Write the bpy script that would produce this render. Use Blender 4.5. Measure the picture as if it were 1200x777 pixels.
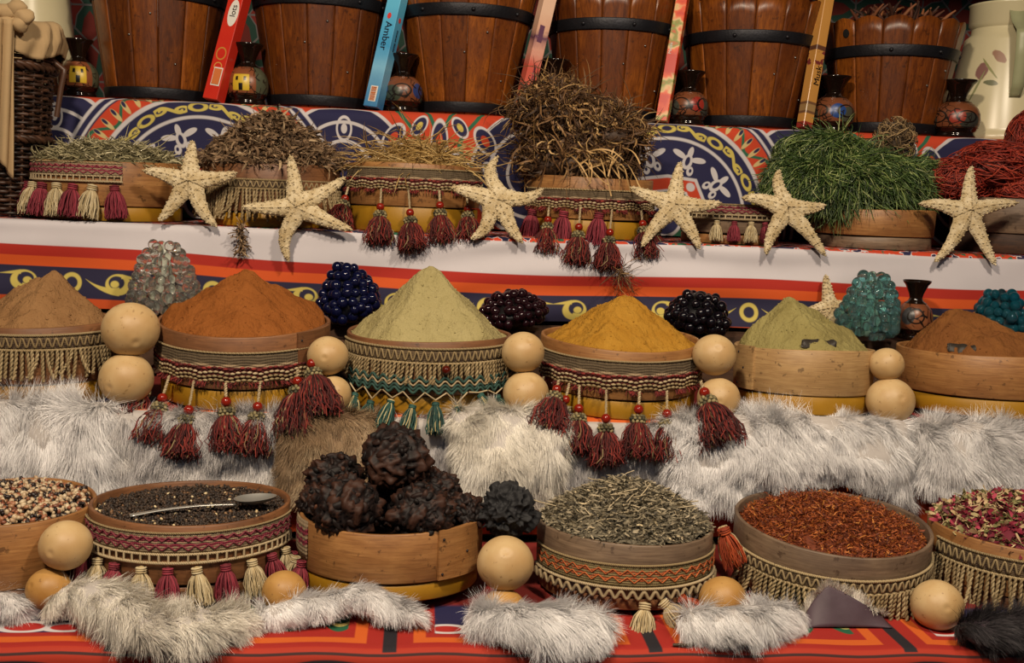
import bpy, bmesh, math, random
import numpy as np
from mathutils import Vector, Matrix, Euler

for _o in list(bpy.data.objects):
    bpy.data.objects.remove(_o, do_unlink=True)
rng = np.random.default_rng(11)
random.seed(5)
SC = bpy.context.scene
COL = SC.collection
PI = math.pi

# ------------------------------------------------------------------ camera
F_PX = 1250.0
EYE = Vector((0.0, 0.0, 1.35))
YAW, PITCH, ROLL = math.radians(5.0), math.radians(7.43), math.radians(2.3)
CAMROT = (Matrix.Rotation(-YAW, 3, 'Z') @ Matrix.Rotation(PI / 2 - PITCH, 3, 'X') @ Matrix.Rotation(ROLL, 3, 'Z'))
cam_data = bpy.data.cameras.new('camera')
cam_data.sensor_width = 36.0
cam_data.lens = 36.0 * F_PX / 1200.0
cam_data.clip_start = 0.05
cam = bpy.data.objects.new('camera', cam_data)
COL.objects.link(cam)
cam.location = EYE
cam.rotation_euler = CAMROT.to_euler()
SC.camera = cam

# ------------------------------------------------------------------ world, lamps, exposure
SC.view_settings.view_transform = 'Standard'
SC.view_settings.look = 'None'
SC.view_settings.gamma = 1.0
SC.view_settings.use_curve_mapping = False
SC.view_settings.exposure = -0.16
world = bpy.data.worlds.new('market_hall')
SC.world = world
world.use_nodes = True
world.node_tree.nodes['Background'].inputs[0].default_value = (0.55, 0.60, 0.80, 1)
world.node_tree.nodes['Background'].inputs[1].default_value = 0.035


def lamp(name, loc, target, size, watts, color):
    d = bpy.data.lights.new(name, 'AREA')
    d.shape = 'DISK'
    d.size = size
    d.energy = watts
    d.color = color
    o = bpy.data.objects.new(name, d)
    COL.objects.link(o)
    o.location = loc
    o.rotation_euler = (Vector(target) - Vector(loc)).to_track_quat('-Z', 'Y').to_euler()
    return o


lamp('hanging_lamp', (-0.50, 0.20, 2.65), (0.0, 1.9, 1.0), 0.20, 52, (1.0, 0.82, 0.61))
lamp('hanging_lamp.001', (0.80, 0.45, 2.65), (0.3, 1.9, 1.0), 0.20, 34, (1.0, 0.83, 0.63))
lamp('hall_light', (0.1, -1.2, 2.6), (0.1, 2.0, 1.1), 1.0, 5, (0.70, 0.83, 1.0))


# ------------------------------------------------------------------ projection helpers (pixel -> point at a real depth)
def ray(px, py):
    return CAMROT @ Vector(((px - 600.0) / F_PX, (388.5 - py) / F_PX, -1.0))


def at(px, py, Y):
    d = ray(px, py)
    return EYE + d * ((Y - EYE.y) / d.y)


def atz(px, py, z):
    d = ray(px, py)
    return EYE + d * ((z - EYE.z) / d.z)


def onplane(px, py, p0, n):
    d = ray(px, py)
    return EYE + d * ((p0 - EYE).dot(n) / d.dot(n))


# tiers of the stall
Z_D, Z_C, Z_L, Z_B, Z_A = 1.35 - .578, 1.35 - .372, 1.35 - .262, 1.35 - .090, 1.35 + .172
E_D, E_C, E_L, E_B, E_A = 1.285, 1.722, 2.045, 2.155, 2.47
Y_WALL = 3.05


# ------------------------------------------------------------------ scene object helpers
def setp(o, label=None, cat=None, group=None, kind=None):
    if label: o['label'] = label
    if cat: o['category'] = cat
    if group: o['group'] = group
    if kind: o['kind'] = kind
    return o


def thing(name, label, cat, loc=(0, 0, 0), rot=(0, 0, 0), group=None, kind=None):
    o = bpy.data.objects.new(name, None)
    o.empty_display_size = .02
    COL.objects.link(o)
    o.location = loc
    o.rotation_euler = rot
    return setp(o, label, cat, group, kind)


def mesh(name, V, F, smooth=True, attrs=None):
    me = bpy.data.meshes.new(name)
    V = np.ascontiguousarray(np.asarray(V, dtype=np.float32).reshape(-1, 3))
    if isinstance(F, np.ndarray): F = [F]
    F = [np.asarray(f, dtype=np.int32) for f in F if len(f)]
    loops = np.concatenate([f.ravel() for f in F])
    tot = np.concatenate([np.full(len(f), f.shape[1], dtype=np.int32) for f in F])
    start = np.concatenate([[0], np.cumsum(tot)[:-1]]).astype(np.int32)
    me.vertices.add(len(V)); me.vertices.foreach_set('co', V.ravel())
    me.loops.add(len(loops)); me.loops.foreach_set('vertex_index', loops)
    me.polygons.add(len(tot)); me.polygons.foreach_set('loop_start', start)
    me.polygons.foreach_set('use_smooth', np.full(len(tot), bool(smooth)))
    if attrs:
        for k, a in attrs.items():
            at_ = me.attributes.new(k, 'FLOAT', 'POINT')
            at_.data.foreach_set('value', np.ascontiguousarray(np.asarray(a, dtype=np.float32).ravel()))
    me.update(calc_edges=True)
    return me


def link(name, me, mat=None, parent=None, loc=(0, 0, 0), rot=(0, 0, 0), scale=None):
    o = bpy.data.objects.new(name, me)
    COL.objects.link(o)
    if mat is not None and len(me.materials) == 0: me.materials.append(mat)
    if parent is not None: o.parent = parent
    o.location = loc
    o.rotation_euler = rot
    if scale is not None: o.scale = scale
    return o


class G:
    """collects vertices and faces of one mesh"""
    def __init__(s): s.v = []; s.f = {3: [], 4: []}; s.n = 0; s.a = {}

    def add(s, V, F, **attrs):
        V = np.asarray(V, dtype=np.float64).reshape(-1, 3)
        F = np.asarray(F)
        s.f[F.shape[1]].append(F + s.n)
        s.v.append(V)
        keys = set(s.a) | set(attrs)
        for k in keys:
            if k not in s.a: s.a[k] = [np.zeros(s.n)] if s.n else []
            x = attrs.get(k, 0.0)
            s.a[k].append(np.broadcast_to(np.asarray(x, dtype=np.float64), (len(V),)))
        s.n += len(V)
        return s

    def mesh(s, name, smooth=True):
        F = [np.concatenate(s.f[k]) for k in (3, 4) if s.f[k]]
        return mesh(name, np.concatenate(s.v), F, smooth, {k: np.concatenate(a) for k, a in s.a.items()})

    def build(s, name, mat, parent=None, smooth=True, loc=(0, 0, 0), rot=(0, 0, 0)):
        return link(name, s.mesh(name, smooth), mat, parent, loc, rot)


# ------------------------------------------------------------------ shape helpers (numpy)
def gridfaces(m, n, wrap=False, off=0):
    i = np.arange(m - 1)[:, None]
    j = np.arange(n if wrap else n - 1)[None, :]
    j2 = (j + 1) % n
    a = i * n + j; b = i * n + j2; c = (i + 1) * n + j2; d = (i + 1) * n + j
    return np.stack([a, b, c, d], -1).reshape(-1, 4) + off


def revolve(prof, n=48):
    prof = np.asarray(prof, float)
    th = np.arange(n) * 2 * PI / n
    V = np.stack([prof[:, :1] * np.cos(th), prof[:, :1] * np.sin(th), np.repeat(prof[:, 1:], n, 1)], -1)
    return V.reshape(-1, 3), gridfaces(len(prof), n, True)


def norm(v, axis=-1):
    return v / np.maximum(np.linalg.norm(v, axis=axis, keepdims=True), 1e-9)


def tubes(P, R, S=4, rnd=None):
    """P (N,K,3) centre lines, R radius scalar / (K,) / (N,K)"""
    P = np.asarray(P, float)
    if P.ndim == 2: P = P[None]
    N, K, _ = P.shape
    R = np.broadcast_to(np.asarray(R, float), (N, K))
    T = norm(np.gradient(P, axis=1))
    ref = norm(rng.normal(size=(N, 1, 3)) * .25 + np.array([.31, .95, .11]))
    U = norm(np.cross(T, np.broadcast_to(ref, T.shape)))
    W = np.cross(T, U)
    th = np.arange(S) * 2 * PI / S
    V = P[:, :, None] + R[:, :, None, None] * (U[:, :, None] * np.cos(th)[:, None] + W[:, :, None] * np.sin(th)[:, None])
    f = gridfaces(K, S, True)
    Fa = (f[None] + (np.arange(N) * K * S)[:, None, None]).reshape(-1, 4)
    if rnd is None: rnd = rng.random(N)
    r = np.repeat(np.asarray(rnd), K * S)
    return V.reshape(-1, 3), Fa, r


def ribbons(P, Wd, rnd=None, twist=1.0, face=None):
    P = np.asarray(P, float)
    N, K, _ = P.shape
    Wd = np.broadcast_to(np.asarray(Wd, float), (N, K))
    T = norm(np.gradient(P, axis=1))
    U = norm(np.cross(T, norm(rng.normal(size=(N, 1, 3))) if face is None else norm(face + rng.normal(size=face.shape) * .25)[:, None]))
    B = np.cross(T, U)
    tw = (rng.normal(size=(N, 1)) * twist * np.linspace(0, 1, K))[..., None]
    D = U * np.cos(tw) + B * np.sin(tw)
    V = np.stack([P - D * Wd[..., None] / 2, P + D * Wd[..., None] / 2], 2)
    f = gridfaces(K, 2)
    Fa = (f[None] + (np.arange(N) * K * 2)[:, None, None]).reshape(-1, 4)
    if rnd is None: rnd = rng.random(N)
    return V.reshape(-1, 3), Fa, np.repeat(np.asarray(rnd), K * 2)


def grow(root, d, L, K=5, curl=0.0, grav=0.0, jit=0.0):
    """strand centre lines: each starts at root, runs along d for length L, curling and sagging"""
    N = len(root)
    L = np.broadcast_to(np.asarray(L, float), (N,))
    d = norm(d)
    ax = norm(rng.normal(size=(N, 3))) * (rng.normal(size=(N, 1)) * curl)
    P = [root]
    for k in range(K - 1):
        P.append(P[-1] + d * (L / (K - 1))[:, None])
        d = norm(d + np.cross(ax, d) + np.array([0, 0, -grav]) + rng.normal(size=(N, 3)) * jit)
    return np.stack(P, 1)


def twisted(P, rad, pitch, S=4, strands=2, phase=0.0):
    """rope of several strands twisted around the centre line(s) P (N,K,3)"""
    P = np.asarray(P, float)
    if P.ndim == 2: P = P[None]
    T = norm(np.gradient(P, axis=1))
    U = norm(np.cross(T, np.array([.2, .9, .3])))
    W = np.cross(T, U)
    s = np.concatenate([np.zeros((len(P), 1)), np.cumsum(np.linalg.norm(np.diff(P, axis=1), axis=2), 1)], 1)
    out = []
    for k in range(strands):
        a = (s / pitch * 2 * PI + phase + k * 2 * PI / strands)[..., None]
        out.append(P + (U * np.cos(a) + W * np.sin(a)) * rad * .55)
    return tubes(np.concatenate(out, 0), rad * .62, S)


_ico = {}


def ico(n):
    if n not in _ico:
        bm = bmesh.new()
        bmesh.ops.create_icosphere(bm, subdivisions=n, radius=1.0)
        bm.verts.ensure_lookup_table()
        _ico[n] = (np.array([v.co[:] for v in bm.verts]), np.array([[v.index for v in f.verts] for f in bm.faces]))
        bm.free()
    return _ico[n]


def rotmats(N):
    q = norm(rng.normal(size=(N, 4)))
    w, x, y, z = q.T
    return np.stack([1 - 2 * (y * y + z * z), 2 * (x * y - z * w), 2 * (x * z + y * w),
                     2 * (x * y + z * w), 1 - 2 * (x * x + z * z), 2 * (y * z - x * w),
                     2 * (x * z - y * w), 2 * (y * z + x * w), 1 - 2 * (x * x + y * y)], -1).reshape(N, 3, 3)


def scatter(base, T, scale, rot=None, rnd=None):
    V0, F0 = base
    N = len(T)
    sc = np.broadcast_to(np.asarray(scale, float), (N, 3)) if np.ndim(scale) != 1 or len(np.shape(scale)) == 1 and len(scale) == 3 else np.repeat(np.asarray(scale)[:, None], 3, 1)
    V = V0[None] * sc[:, None, :]
    if rot is None: rot = rotmats(N)
    V = np.einsum('nij,nkj->nki', rot, V) + T[:, None]
    Fa = (F0[None] + (np.arange(N) * len(V0))[:, None, None]).reshape(-1, F0.shape[1])
    if rnd is None: rnd = rng.random(N)
    return V.reshape(-1, 3), Fa, np.repeat(np.asarray(rnd), len(V0))


def wob(P, freq, seed, octv=3):
    """smooth pseudo noise, about -1..1"""
    r = np.random.default_rng(seed)
    P = np.asarray(P, float)
    out = 0; amp = 1; tot = 0
    for o in range(octv):
        for _ in range(4):
            k = r.normal(size=P.shape[-1]) * freq
            out = out + amp * np.sin(P @ k + r.random() * 6.28) * .5
        tot += amp; amp *= .5; freq *= 2.1
    return out / tot


def box(sx, sy, sz, c=(0, 0, 0)):
    s = np.array([[-1, -1, -1], [1, -1, -1], [1, 1, -1], [-1, 1, -1], [-1, -1, 1], [1, -1, 1], [1, 1, 1], [-1, 1, 1]], float)
    V = s * np.array([sx, sy, sz]) / 2 + np.array(c)
    Fq = np.array([[3, 2, 1, 0], [4, 5, 6, 7], [0, 1, 5, 4], [1, 2, 6, 5], [2, 3, 7, 6], [3, 0, 4, 7]])
    return V, Fq


def slab(O, I):
    """closed shell between an outer and an inner grid of points (m,n,3)"""
    m, n, _ = O.shape
    f = gridfaces(m, n)
    V = np.concatenate([O.reshape(-1, 3), I.reshape(-1, 3)])
    k = m * n
    Fs = [f, f[:, ::-1] + k]
    idx = np.arange(k).reshape(m, n)
    ring = np.concatenate([idx[0, :], idx[1:, -1], idx[-1, -2::-1], idx[-2:0:-1, 0]])
    r2 = np.roll(ring, -1)
    Fs.append(np.stack([ring, ring + k, r2 + k, r2], -1))
    return V, np.concatenate(Fs)


def bevel(o, w, seg=2):
    m = o.modifiers.new('bevel', 'BEVEL')
    m.width = w; m.segments = seg; m.limit_method = 'ANGLE'
    return o


# ------------------------------------------------------------------ material helpers
def C(h):
    h = h.lstrip('#')
    out = []
    for i in (0, 2, 4):
        c = int(h[i:i + 2], 16) / 255
        out.append(c / 12.92 if c <= .04045 else ((c + .055) / 1.055) ** 2.4)
    return (out[0], out[1], out[2], 1.0)


NT = None


class X:
    """a shader value; arithmetic makes Math nodes"""
    def __init__(s, sock): s.s = sock
    def __add__(s, o): return M('ADD', s, o)
    __radd__ = __add__
    def __sub__(s, o): return M('SUBTRACT', s, o)
    def __rsub__(s, o): return M('SUBTRACT', o, s)
    def __mul__(s, o): return M('MULTIPLY', s, o)
    __rmul__ = __mul__
    def __truediv__(s, o): return M('DIVIDE', s, o)
    def __neg__(s): return M('MULTIPLY', s, -1.0)


def M(op, *a, clamp=False):
    n = NT.nodes.new('ShaderNodeMath')
    n.operation = op
    n.use_clamp = clamp
    for i, x in enumerate(a):
        if isinstance(x, X): NT.links.new(x.s, n.inputs[i])
        else: n.inputs[i].default_value = float(x)
    return X(n.outputs[0])


def sin(x): return M('SINE', x)
def cos(x): return M('COSINE', x)
def ab(x): return M('ABSOLUTE', x)
def mn(a, b): return M('MINIMUM', a, b)
def mx(a, b): return M('MAXIMUM', a, b)
def sq(x): return M('SQRT', x)
def hyp(a, b): return sq(a * a + b * b)
def pmod(x, p): return M('FLOORED_MODULO', x, p)
def fold(x, p): return pmod(x + p / 2, p) - p / 2
def below(x, e, aa=.0015): return M('MULTIPLY_ADD', e - x if isinstance(e, X) else M('SUBTRACT', e, x), 1 / aa, .5, clamp=True)
def above(x, e, aa=.0015): return M('MULTIPLY_ADD', x - e, 1 / aa, .5, clamp=True)
def band(x, a, b, aa=.0015): return above(x, a, aa) * below(x, b, aa)


def attr(name):
    n = NT.nodes.new('ShaderNodeAttribute')
    n.attribute_name = name
    return X(n.outputs['Fac'])


def coord(kind='Object'):
    n = NT.nodes.new('ShaderNodeTexCoord')
    return n.outputs[kind]


def mapped(vec, scale=(1, 1, 1)):
    n = NT.nodes.new('ShaderNodeMapping')
    n.inputs['Scale'].default_value = scale
    NT.links.new(vec, n.inputs['Vector'])
    return n.outputs[0]


def noise(scale, vec=None, detail=4.0, rough=.55, dist=0.0):
    n = NT.nodes.new('ShaderNodeTexNoise')
    n.inputs['Scale'].default_value = scale
    n.inputs['Detail'].default_value = detail
    n.inputs['Roughness'].default_value = rough
    n.inputs['Distortion'].default_value = dist
    NT.links.new(vec if vec is not None else coord(), n.inputs['Vector'])
    return X(n.outputs['Fac'])


def voro(scale, vec=None, feature='F1', out='Distance'):
    n = NT.nodes.new('ShaderNodeTexVoronoi')
    n.feature = feature
    n.inputs['Scale'].default_value = scale
    NT.links.new(vec if vec is not None else coord(), n.inputs['Vector'])
    return X(n.outputs[out])


def mixc(f, a, b):
    n = NT.nodes.new('ShaderNodeMix')
    n.data_type = 'RGBA'
    for k, x in ((0, f), (6, a), (7, b)):
        if isinstance(x, X): NT.links.new(x.s, n.inputs[k])
        else: n.inputs[k].default_value = x
    return X(n.outputs[2])


def ramp(x, stops, interp='LINEAR'):
    n = NT.nodes.new('ShaderNodeValToRGB')
    n.color_ramp.interpolation = interp
    el = n.color_ramp.elements
    while len(el) > 1: el.remove(el[-1])
    for i, (p, c) in enumerate(stops):
        e = el[0] if i == 0 else el.new(p)
        e.position = p
        e.color = C(c) if isinstance(c, str) else c
    NT.links.new(x.s, n.inputs[0])
    return X(n.outputs[0])


def scalec(col, f):
    n = NT.nodes.new('ShaderNodeMix')
    n.data_type = 'RGBA'; n.blend_type = 'MULTIPLY'
    n.inputs[0].default_value = 1.0
    NT.links.new(col.s, n.inputs[6])
    NT.links.new(f.s, n.inputs[7])
    return X(n.outputs[2])


def newmat(name):
    global NT
    m = bpy.data.materials.new(name)
    m.use_nodes = True
    NT = m.node_tree
    return m


def finish(m, col=None, rough=.6, bump=None, bstr=.3, bdist=.002, **kw):
    b = m.node_tree.nodes['Principled BSDF']
    if col is not None:
        if isinstance(col, X): NT.links.new(col.s, b.inputs['Base Color'])
        else: b.inputs['Base Color'].default_value = col
    if isinstance(rough, X): NT.links.new(rough.s, b.inputs['Roughness'])
    else: b.inputs['Roughness'].default_value = rough
    if bump is not None:
        n = NT.nodes.new('ShaderNodeBump')
        n.inputs['Strength'].default_value = bstr
        n.inputs['Distance'].default_value = bdist
        NT.links.new(bump.s, n.inputs['Height'])
        NT.links.new(n.outputs[0], b.inputs['Normal'])
    for k, v in kw.items():
        b.inputs[k.replace('_', ' ')].default_value = v
    return m


def plain(name, c1, c2=None, scale=30, rough=.6, bstr=0.0, bscale=200, bdist=.002, **kw):
    m = newmat(name)
    col = mixc(noise(scale), C(c1), C(c2)) if c2 else C(c1)
    return finish(m, col, rough, noise(bscale) if bstr else None, bstr, bdist, **kw)


def strandmat(name, stops, rough=.6, tip=None, **kw):
    """colour picked strand by strand"""
    m = newmat(name)
    return finish(m, ramp(attr('rnd'), stops), rough, **kw)


def woodmat(name, c1, c2, c3=None, gscale=9, rough=.55, vert=False, perobj=0.0, **kw):
    m = newmat(name)
    oi = NT.nodes.new('ShaderNodeObjectInfo')
    va = NT.nodes.new('ShaderNodeVectorMath'); va.operation = 'ADD'
    NT.links.new(coord(), va.inputs[0]); NT.links.new(oi.outputs['Random'], va.inputs[1])
    base = va.outputs[0]
    v = mapped(base, (1, 1, .05) if vert else (.10, .10, 1.0))
    n1 = noise(gscale * 14, v, 6, .65, .8)
    n2 = noise(gscale * 1.2, base, 4, .6)
    n3 = noise(gscale * 60, mapped(base, (1, 1, .03) if vert else (.05, .05, 1.0)), 3)
    n4 = noise(70, base, 3, .7)
    col = mixc(above(n1, .5, .34), C(c1), C(c2))
    col = mixc(above(n2, .52, .22) * .65, col, C(c3 or c1))
    dk = scalec(col, ramp(n3, [(.30, (.72, .68, .66, 1)), (.55, (1, 1, 1, 1))]))
    dk = mixc(below(n4, .36, .05) * .55, dk, C('#2c170b'))
    col = dk
    if perobj:
        f = ramp(X(oi.outputs['Random']), [(0, (1 - perobj, 1 - perobj * 1.05, 1 - perobj * .8, 1)), (.35, (.85, .80, .85, 1)), (.6, (1, 1, 1, 1)), (1, (1 + perobj, 1 + perobj * 1.1, 1 + perobj * .7, 1))])
        col = scalec(col, f)
    return finish(m, col, mixr(n2, rough - .10, rough + .12), n1 + n3 * .5, .18, .0012, **kw)


def mixr(x, a, b):
    return M('MULTIPLY_ADD', x, b - a, a)


def geo_z():
    n = NT.nodes.new('ShaderNodeSeparateXYZ')
    NT.links.new(coord(), n.inputs[0])
    return X(n.outputs[0]), X(n.outputs[1]), X(n.outputs[2])


# ------------------------------------------------------------------ materials
ORANGE, RED, NAVY, WHITE, YEL, GREEN = '#c23c18', '#a01c16', '#151745', '#c9c4c6', '#c6b458', '#1f6246'
MAT = {}
MAT['dark_wood'] = woodmat('dark_wood', '#2a170c', '#4a2c16', '#1c0f08', rough=.7)
MAT['stave'] = woodmat('varnished_stave', '#54290d', '#8a4c17', '#5e2e10', gscale=7, rough=.36, vert=True, perobj=.45)
MAT['iron'] = plain('black_iron', '#16161a', '#2a2a30', 40, .45, .3, 160, Metallic=.6)
MAT['rivet'] = plain('rivet_steel', '#8a8a88', None, rough=.3, Metallic=.9)
MAT['hoop'] = woodmat('bent_hoop_wood', '#8c5f34', '#a87a48', '#7c502a', rough=.5)
MAT['hoop_red'] = woodmat('bent_hoop_red', '#704a2e', '#8f603c', '#5e3c24', rough=.5)
MAT['hoop_grey'] = woodmat('bent_hoop_grey', '#63503f', '#86705a', '#57463a', rough=.5)
MAT['hoop_pale'] = woodmat('bent_hoop_pale', '#a07e54', '#b79666', '#947246', rough=.5)
MAT['yellow_hoop'] = plain('yellow_hoop', '#a87c18', '#8c640e', 25, .5, .2, 60)
MAT['sieve_floor'] = plain('sieve_floor', '#5a432c', None, rough=.8)
def gourdmat(name, c1, c2, c3):
    m = newmat(name)
    n1 = noise(22, None, 5, .6); n2 = noise(120, None, 3); n3 = noise(7, None, 3)
    col = mixc(above(n1, .5, .3), C(c1), C(c2)); col = mixc(above(n3, .55, .2) * .6, col, C(c3))
    col = mixc(below(n2, .33, .04) * .5, col, C('#6c4a28'))
    return finish(m, col, .5, n1, .25, .003)


MAT['gourd'] = gourdmat('gourd_skin', '#c4a97c', '#b89868', '#a98454')
MAT['gourd_orange'] = gourdmat('gourd_orange', '#b58c50', '#a67a3e', '#986c32')
def starmat(name):
    m = newmat(name)
    n1 = noise(60, None, 4, .7); n2 = voro(260); n3 = noise(14, None, 3)
    col = mixc(above(n1, .5, .25), C('#cfc0a0'), C('#b8a47c')); col = mixc(above(n3, .56, .15) * .6, col, C('#a08a62'))
    col = mixc(below(n2, .25, .2) * .35, col, C('#e0d2b2'))
    return finish(m, col, .9, n1 + n2 * -.6, .5, .002)


MAT['starfish'] = starmat('starfish_skin')
MAT['bead_red'] = plain('red_bead', '#7c1410', '#a8301c', 60, .15, Transmission_Weight=.3)
MAT['brown_bead'] = plain('brown_bead', '#4a1208', None, rough=.1)
MAT['cord_cream'] = strandmat('cord_cream', [(0, '#b9a684'), (1, '#8c7a5c')], .8)
MAT['cord_tan'] = strandmat('cord_tan', [(0, '#94815f'), (.6, '#7c6846'), (1, '#aa9772')], .8)
MAT['cord_green'] = strandmat('cord_green', [(0, '#1d3a34'), (1, '#34584c')], .8)
MAT['cord_maroon'] = strandmat('cord_maroon', [(0, '#3d0e0e'), (.6, '#6d1a18'), (1, '#8b2c24')], .8)
MAT['cord_rose'] = strandmat('cord_rose', [(0, '#6a2430'), (1, '#8e4048')], .8)
MAT['cord_orange'] = strandmat('cord_orange', [(0, '#9c4a20'), (1, '#b8622e')], .8)
MAT['knot'] = strandmat('tassel_knot', [(0, '#2c2a1c'), (.5, '#6c6244'), (1, '#94865f')], .8)
MAT['skirt_red'] = strandmat('skirt_red', [(0, '#2a0908'), (.35, '#481110'), (.7, '#721d17'), (.88, '#903428'), (.93, '#7a6a48'), (1, '#93805a')], .75)
MAT['skirt_pink'] = strandmat('skirt_pink', [(0, '#5e1622'), (1, '#943040')], .75)
MAT['skirt_cream'] = strandmat('skirt_cream', [(0, '#a8946c'), (1, '#cabb98')], .75)
MAT['skirt_green'] = strandmat('skirt_green', [(0, '#12302c'), (.7, '#27524a'), (.85, '#2f5a50'), (.9, '#b5a474'), (1, '#c2b284')], .7)
MAT['skirt_orange'] = strandmat('skirt_orange', [(0, '#7c2c10'), (1, '#b04a1c')], .75)
MAT['fur_white'] = strandmat('fur_white', [(0, '#c2bebe'), (.35, '#dedcdc'), (1, '#f0eeee')], .7)
MAT['fur_grey'] = strandmat('fur_grey', [(0, '#a09c9e'), (.4, '#c2bebe'), (1, '#e2deda')], .7)
MAT['fur_brown'] = strandmat('fur_brown', [(0, '#4c3824'), (.5, '#94795a'), (1, '#c4ae8e')], .7)
MAT['fur_dark'] = strandmat('fur_dark', [(0, '#1d1a1c'), (1, '#454044')], .7)
MAT['fur_cream'] = strandmat('fur_cream', [(0, '#c4bab0'), (.4, '#ded8cc'), (1, '#f0ece4')], .7)
MAT['hide'] = plain('hide_skin', '#bcb6b2', '#a49e9a', 20, .9)
MAT['hide_dark'] = plain('hide_underside', '#33222a', '#5a4a55', 16, .6, .3, 40)
MAT['hide_brown'] = plain('hide_brown', '#5c452e', '#4a3622', 20, .9)
MAT['steel'] = plain('spoon_steel', '#b4b2ac', None, rough=.3, Metallic=.7)
MAT['straw'] = strandmat('straw', [(0, '#8a6a34'), (.6, '#b8975c'), (1, '#d0b47c')], .6)
MAT['straw_pale'] = strandmat('straw_pale', [(0, '#3f3a24'), (.4, '#8d8460'), (.8, '#b5ab84'), (1, '#cfc6a4')], .7)
MAT['leaf_brown'] = strandmat('leaf_brown', [(0, '#3c2c1e'), (.5, '#765c42'), (.85, '#94785a'), (1, '#ae9674')], .7)
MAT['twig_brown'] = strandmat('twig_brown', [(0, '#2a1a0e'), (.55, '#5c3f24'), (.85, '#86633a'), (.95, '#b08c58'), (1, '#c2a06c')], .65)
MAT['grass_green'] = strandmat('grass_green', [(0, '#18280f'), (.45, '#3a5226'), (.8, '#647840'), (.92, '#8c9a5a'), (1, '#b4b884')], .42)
MAT['raffia_red'] = strandmat('raffia_red', [(0, '#4c1008'), (.5, '#8a2414'), (1, '#b0432a')], .6)
MAT['jericho'] = strandmat('jericho', [(0, '#3a2c1c'), (.6, '#7c6444'), (1, '#b09468')], .7)
MAT['herb'] = strandmat('herb_grey', [(0, '#34302a'), (.3, '#645c4a'), (.7, '#8f846c'), (.95, '#ac9e84'), (1, '#d0bc94')], .75)
MAT['safflower'] = strandmat('safflower', [(0, '#4a1a08'), (.5, '#843c12'), (.9, '#a4561e'), (1, '#bc7c34')], .7)
MAT['rose'] = strandmat('rose_petals', [(0, '#4c1020'), (.3, '#8a2038'), (.5, '#a83a50'), (.52, '#5c5a30'), (.75, '#8c8454'), (.8, '#b59a70'), (1, '#cdb48c')], .7)
MAT['bean'] = strandmat('speckled_bean', [(0, '#c4b294'), (.45, '#b09878'), (.5, '#9a6a4a'), (.7, '#8a5038'), (.74, '#2a1c18'), (1, '#1c1412')], .4)
MAT['seed'] = strandmat('dark_seed', [(0, '#1c1410'), (.6, '#33261c'), (.93, '#4a3626'), (.975, '#7c5a3a'), (.985, '#d0b88c'), (1, '#d8c8a0')], .6)
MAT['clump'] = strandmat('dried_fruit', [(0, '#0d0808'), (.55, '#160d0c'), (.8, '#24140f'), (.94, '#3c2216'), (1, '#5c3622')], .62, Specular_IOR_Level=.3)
MAT['lava'] = plain('lava_stone', '#0d0d0f', '#1c1b1e', 60, .75, .5, 200)
MAT['bark'] = strandmat('bark', [(0, '#2a140a'), (.6, '#5c2f18'), (1, '#8a5530')], .7)
MAT['linen'] = plain('linen', '#b59a72', '#a08560', 12, .9, .5, 500, .001)
MAT['enamel'] = None
for nm, c, tr, r in (('bead_clear', '#f4f6f0', .96, .02), ('bead_navy', '#0a0d2a', .0, .08), ('bead_plum', '#1c0a10', .0, .1),
                     ('bead_black', '#0d090f', .0, .08), ('bead_aqua', '#b4dede', .95, .02), ('bead_teal', '#15667a', .7, .03)):
    MAT[nm] = plain(nm, c, None, rough=r, Transmission_Weight=tr, IOR=1.42)
MAT['wicker'] = strandmat('wicker', [(0, '#22150f'), (.6, '#3c261a'), (1, '#523626')], .45)


def powdermat(name, c1, c2, c3):
    m = newmat(name)
    n1 = noise(16, None, 5, .6); n2 = noise(230, None, 3)
    v = mapped(coord(), (1, 1, .35))
    n3 = noise(40, v, 4, .6, .4)
    col = mixc(above(n1, .5, .35), C(c1), C(c2))
    col = mixc(above(n3, .64, .12) * .5, col, C(c3))
    return finish(m, col, .95, n2 * .6 + n3 * 1.4, .85, .006, Specular_IOR_Level=.08)


MAT['p_tan'] = powdermat('powder_tan', '#8f6c48', '#7f5d3c', '#66472c')
MAT['p_orange'] = powdermat('powder_orange', '#8c5428', '#7c4820', '#623616')
MAT['p_green'] = powdermat('powder_pale_green', '#a2966a', '#968a5e', '#7c7048')
MAT['p_mustard'] = powdermat('powder_mustard', '#a87c30', '#976a22', '#7a5216')
MAT['p_olive'] = powdermat('powder_olive', '#938958', '#867b4c', '#6c6136')
MAT['p_brown'] = powdermat('powder_brown', '#80532c', '#704626', '#5a3518')


def scroll(a, b, th):
    """S scroll in a strip: a along (-1..1), b across (-1..1); returns distance-like mask"""
    body = below(ab(b - sin(a * 2.6) * .62), th, .12) * below(ab(a), .80, .05)
    e1 = hyp((a - .72) * 1.15, b - .28); e2 = hyp((a + .72) * 1.15, b + .28)
    curl = mx(band(e1, .26, .26 + th * 1.15, .1), band(e2, .26, .26 + th * 1.15, .1))
    dots = mx(below(e1, .10, .08), below(e2, .10, .08))
    return mx(mx(body, curl), dots)


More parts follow.
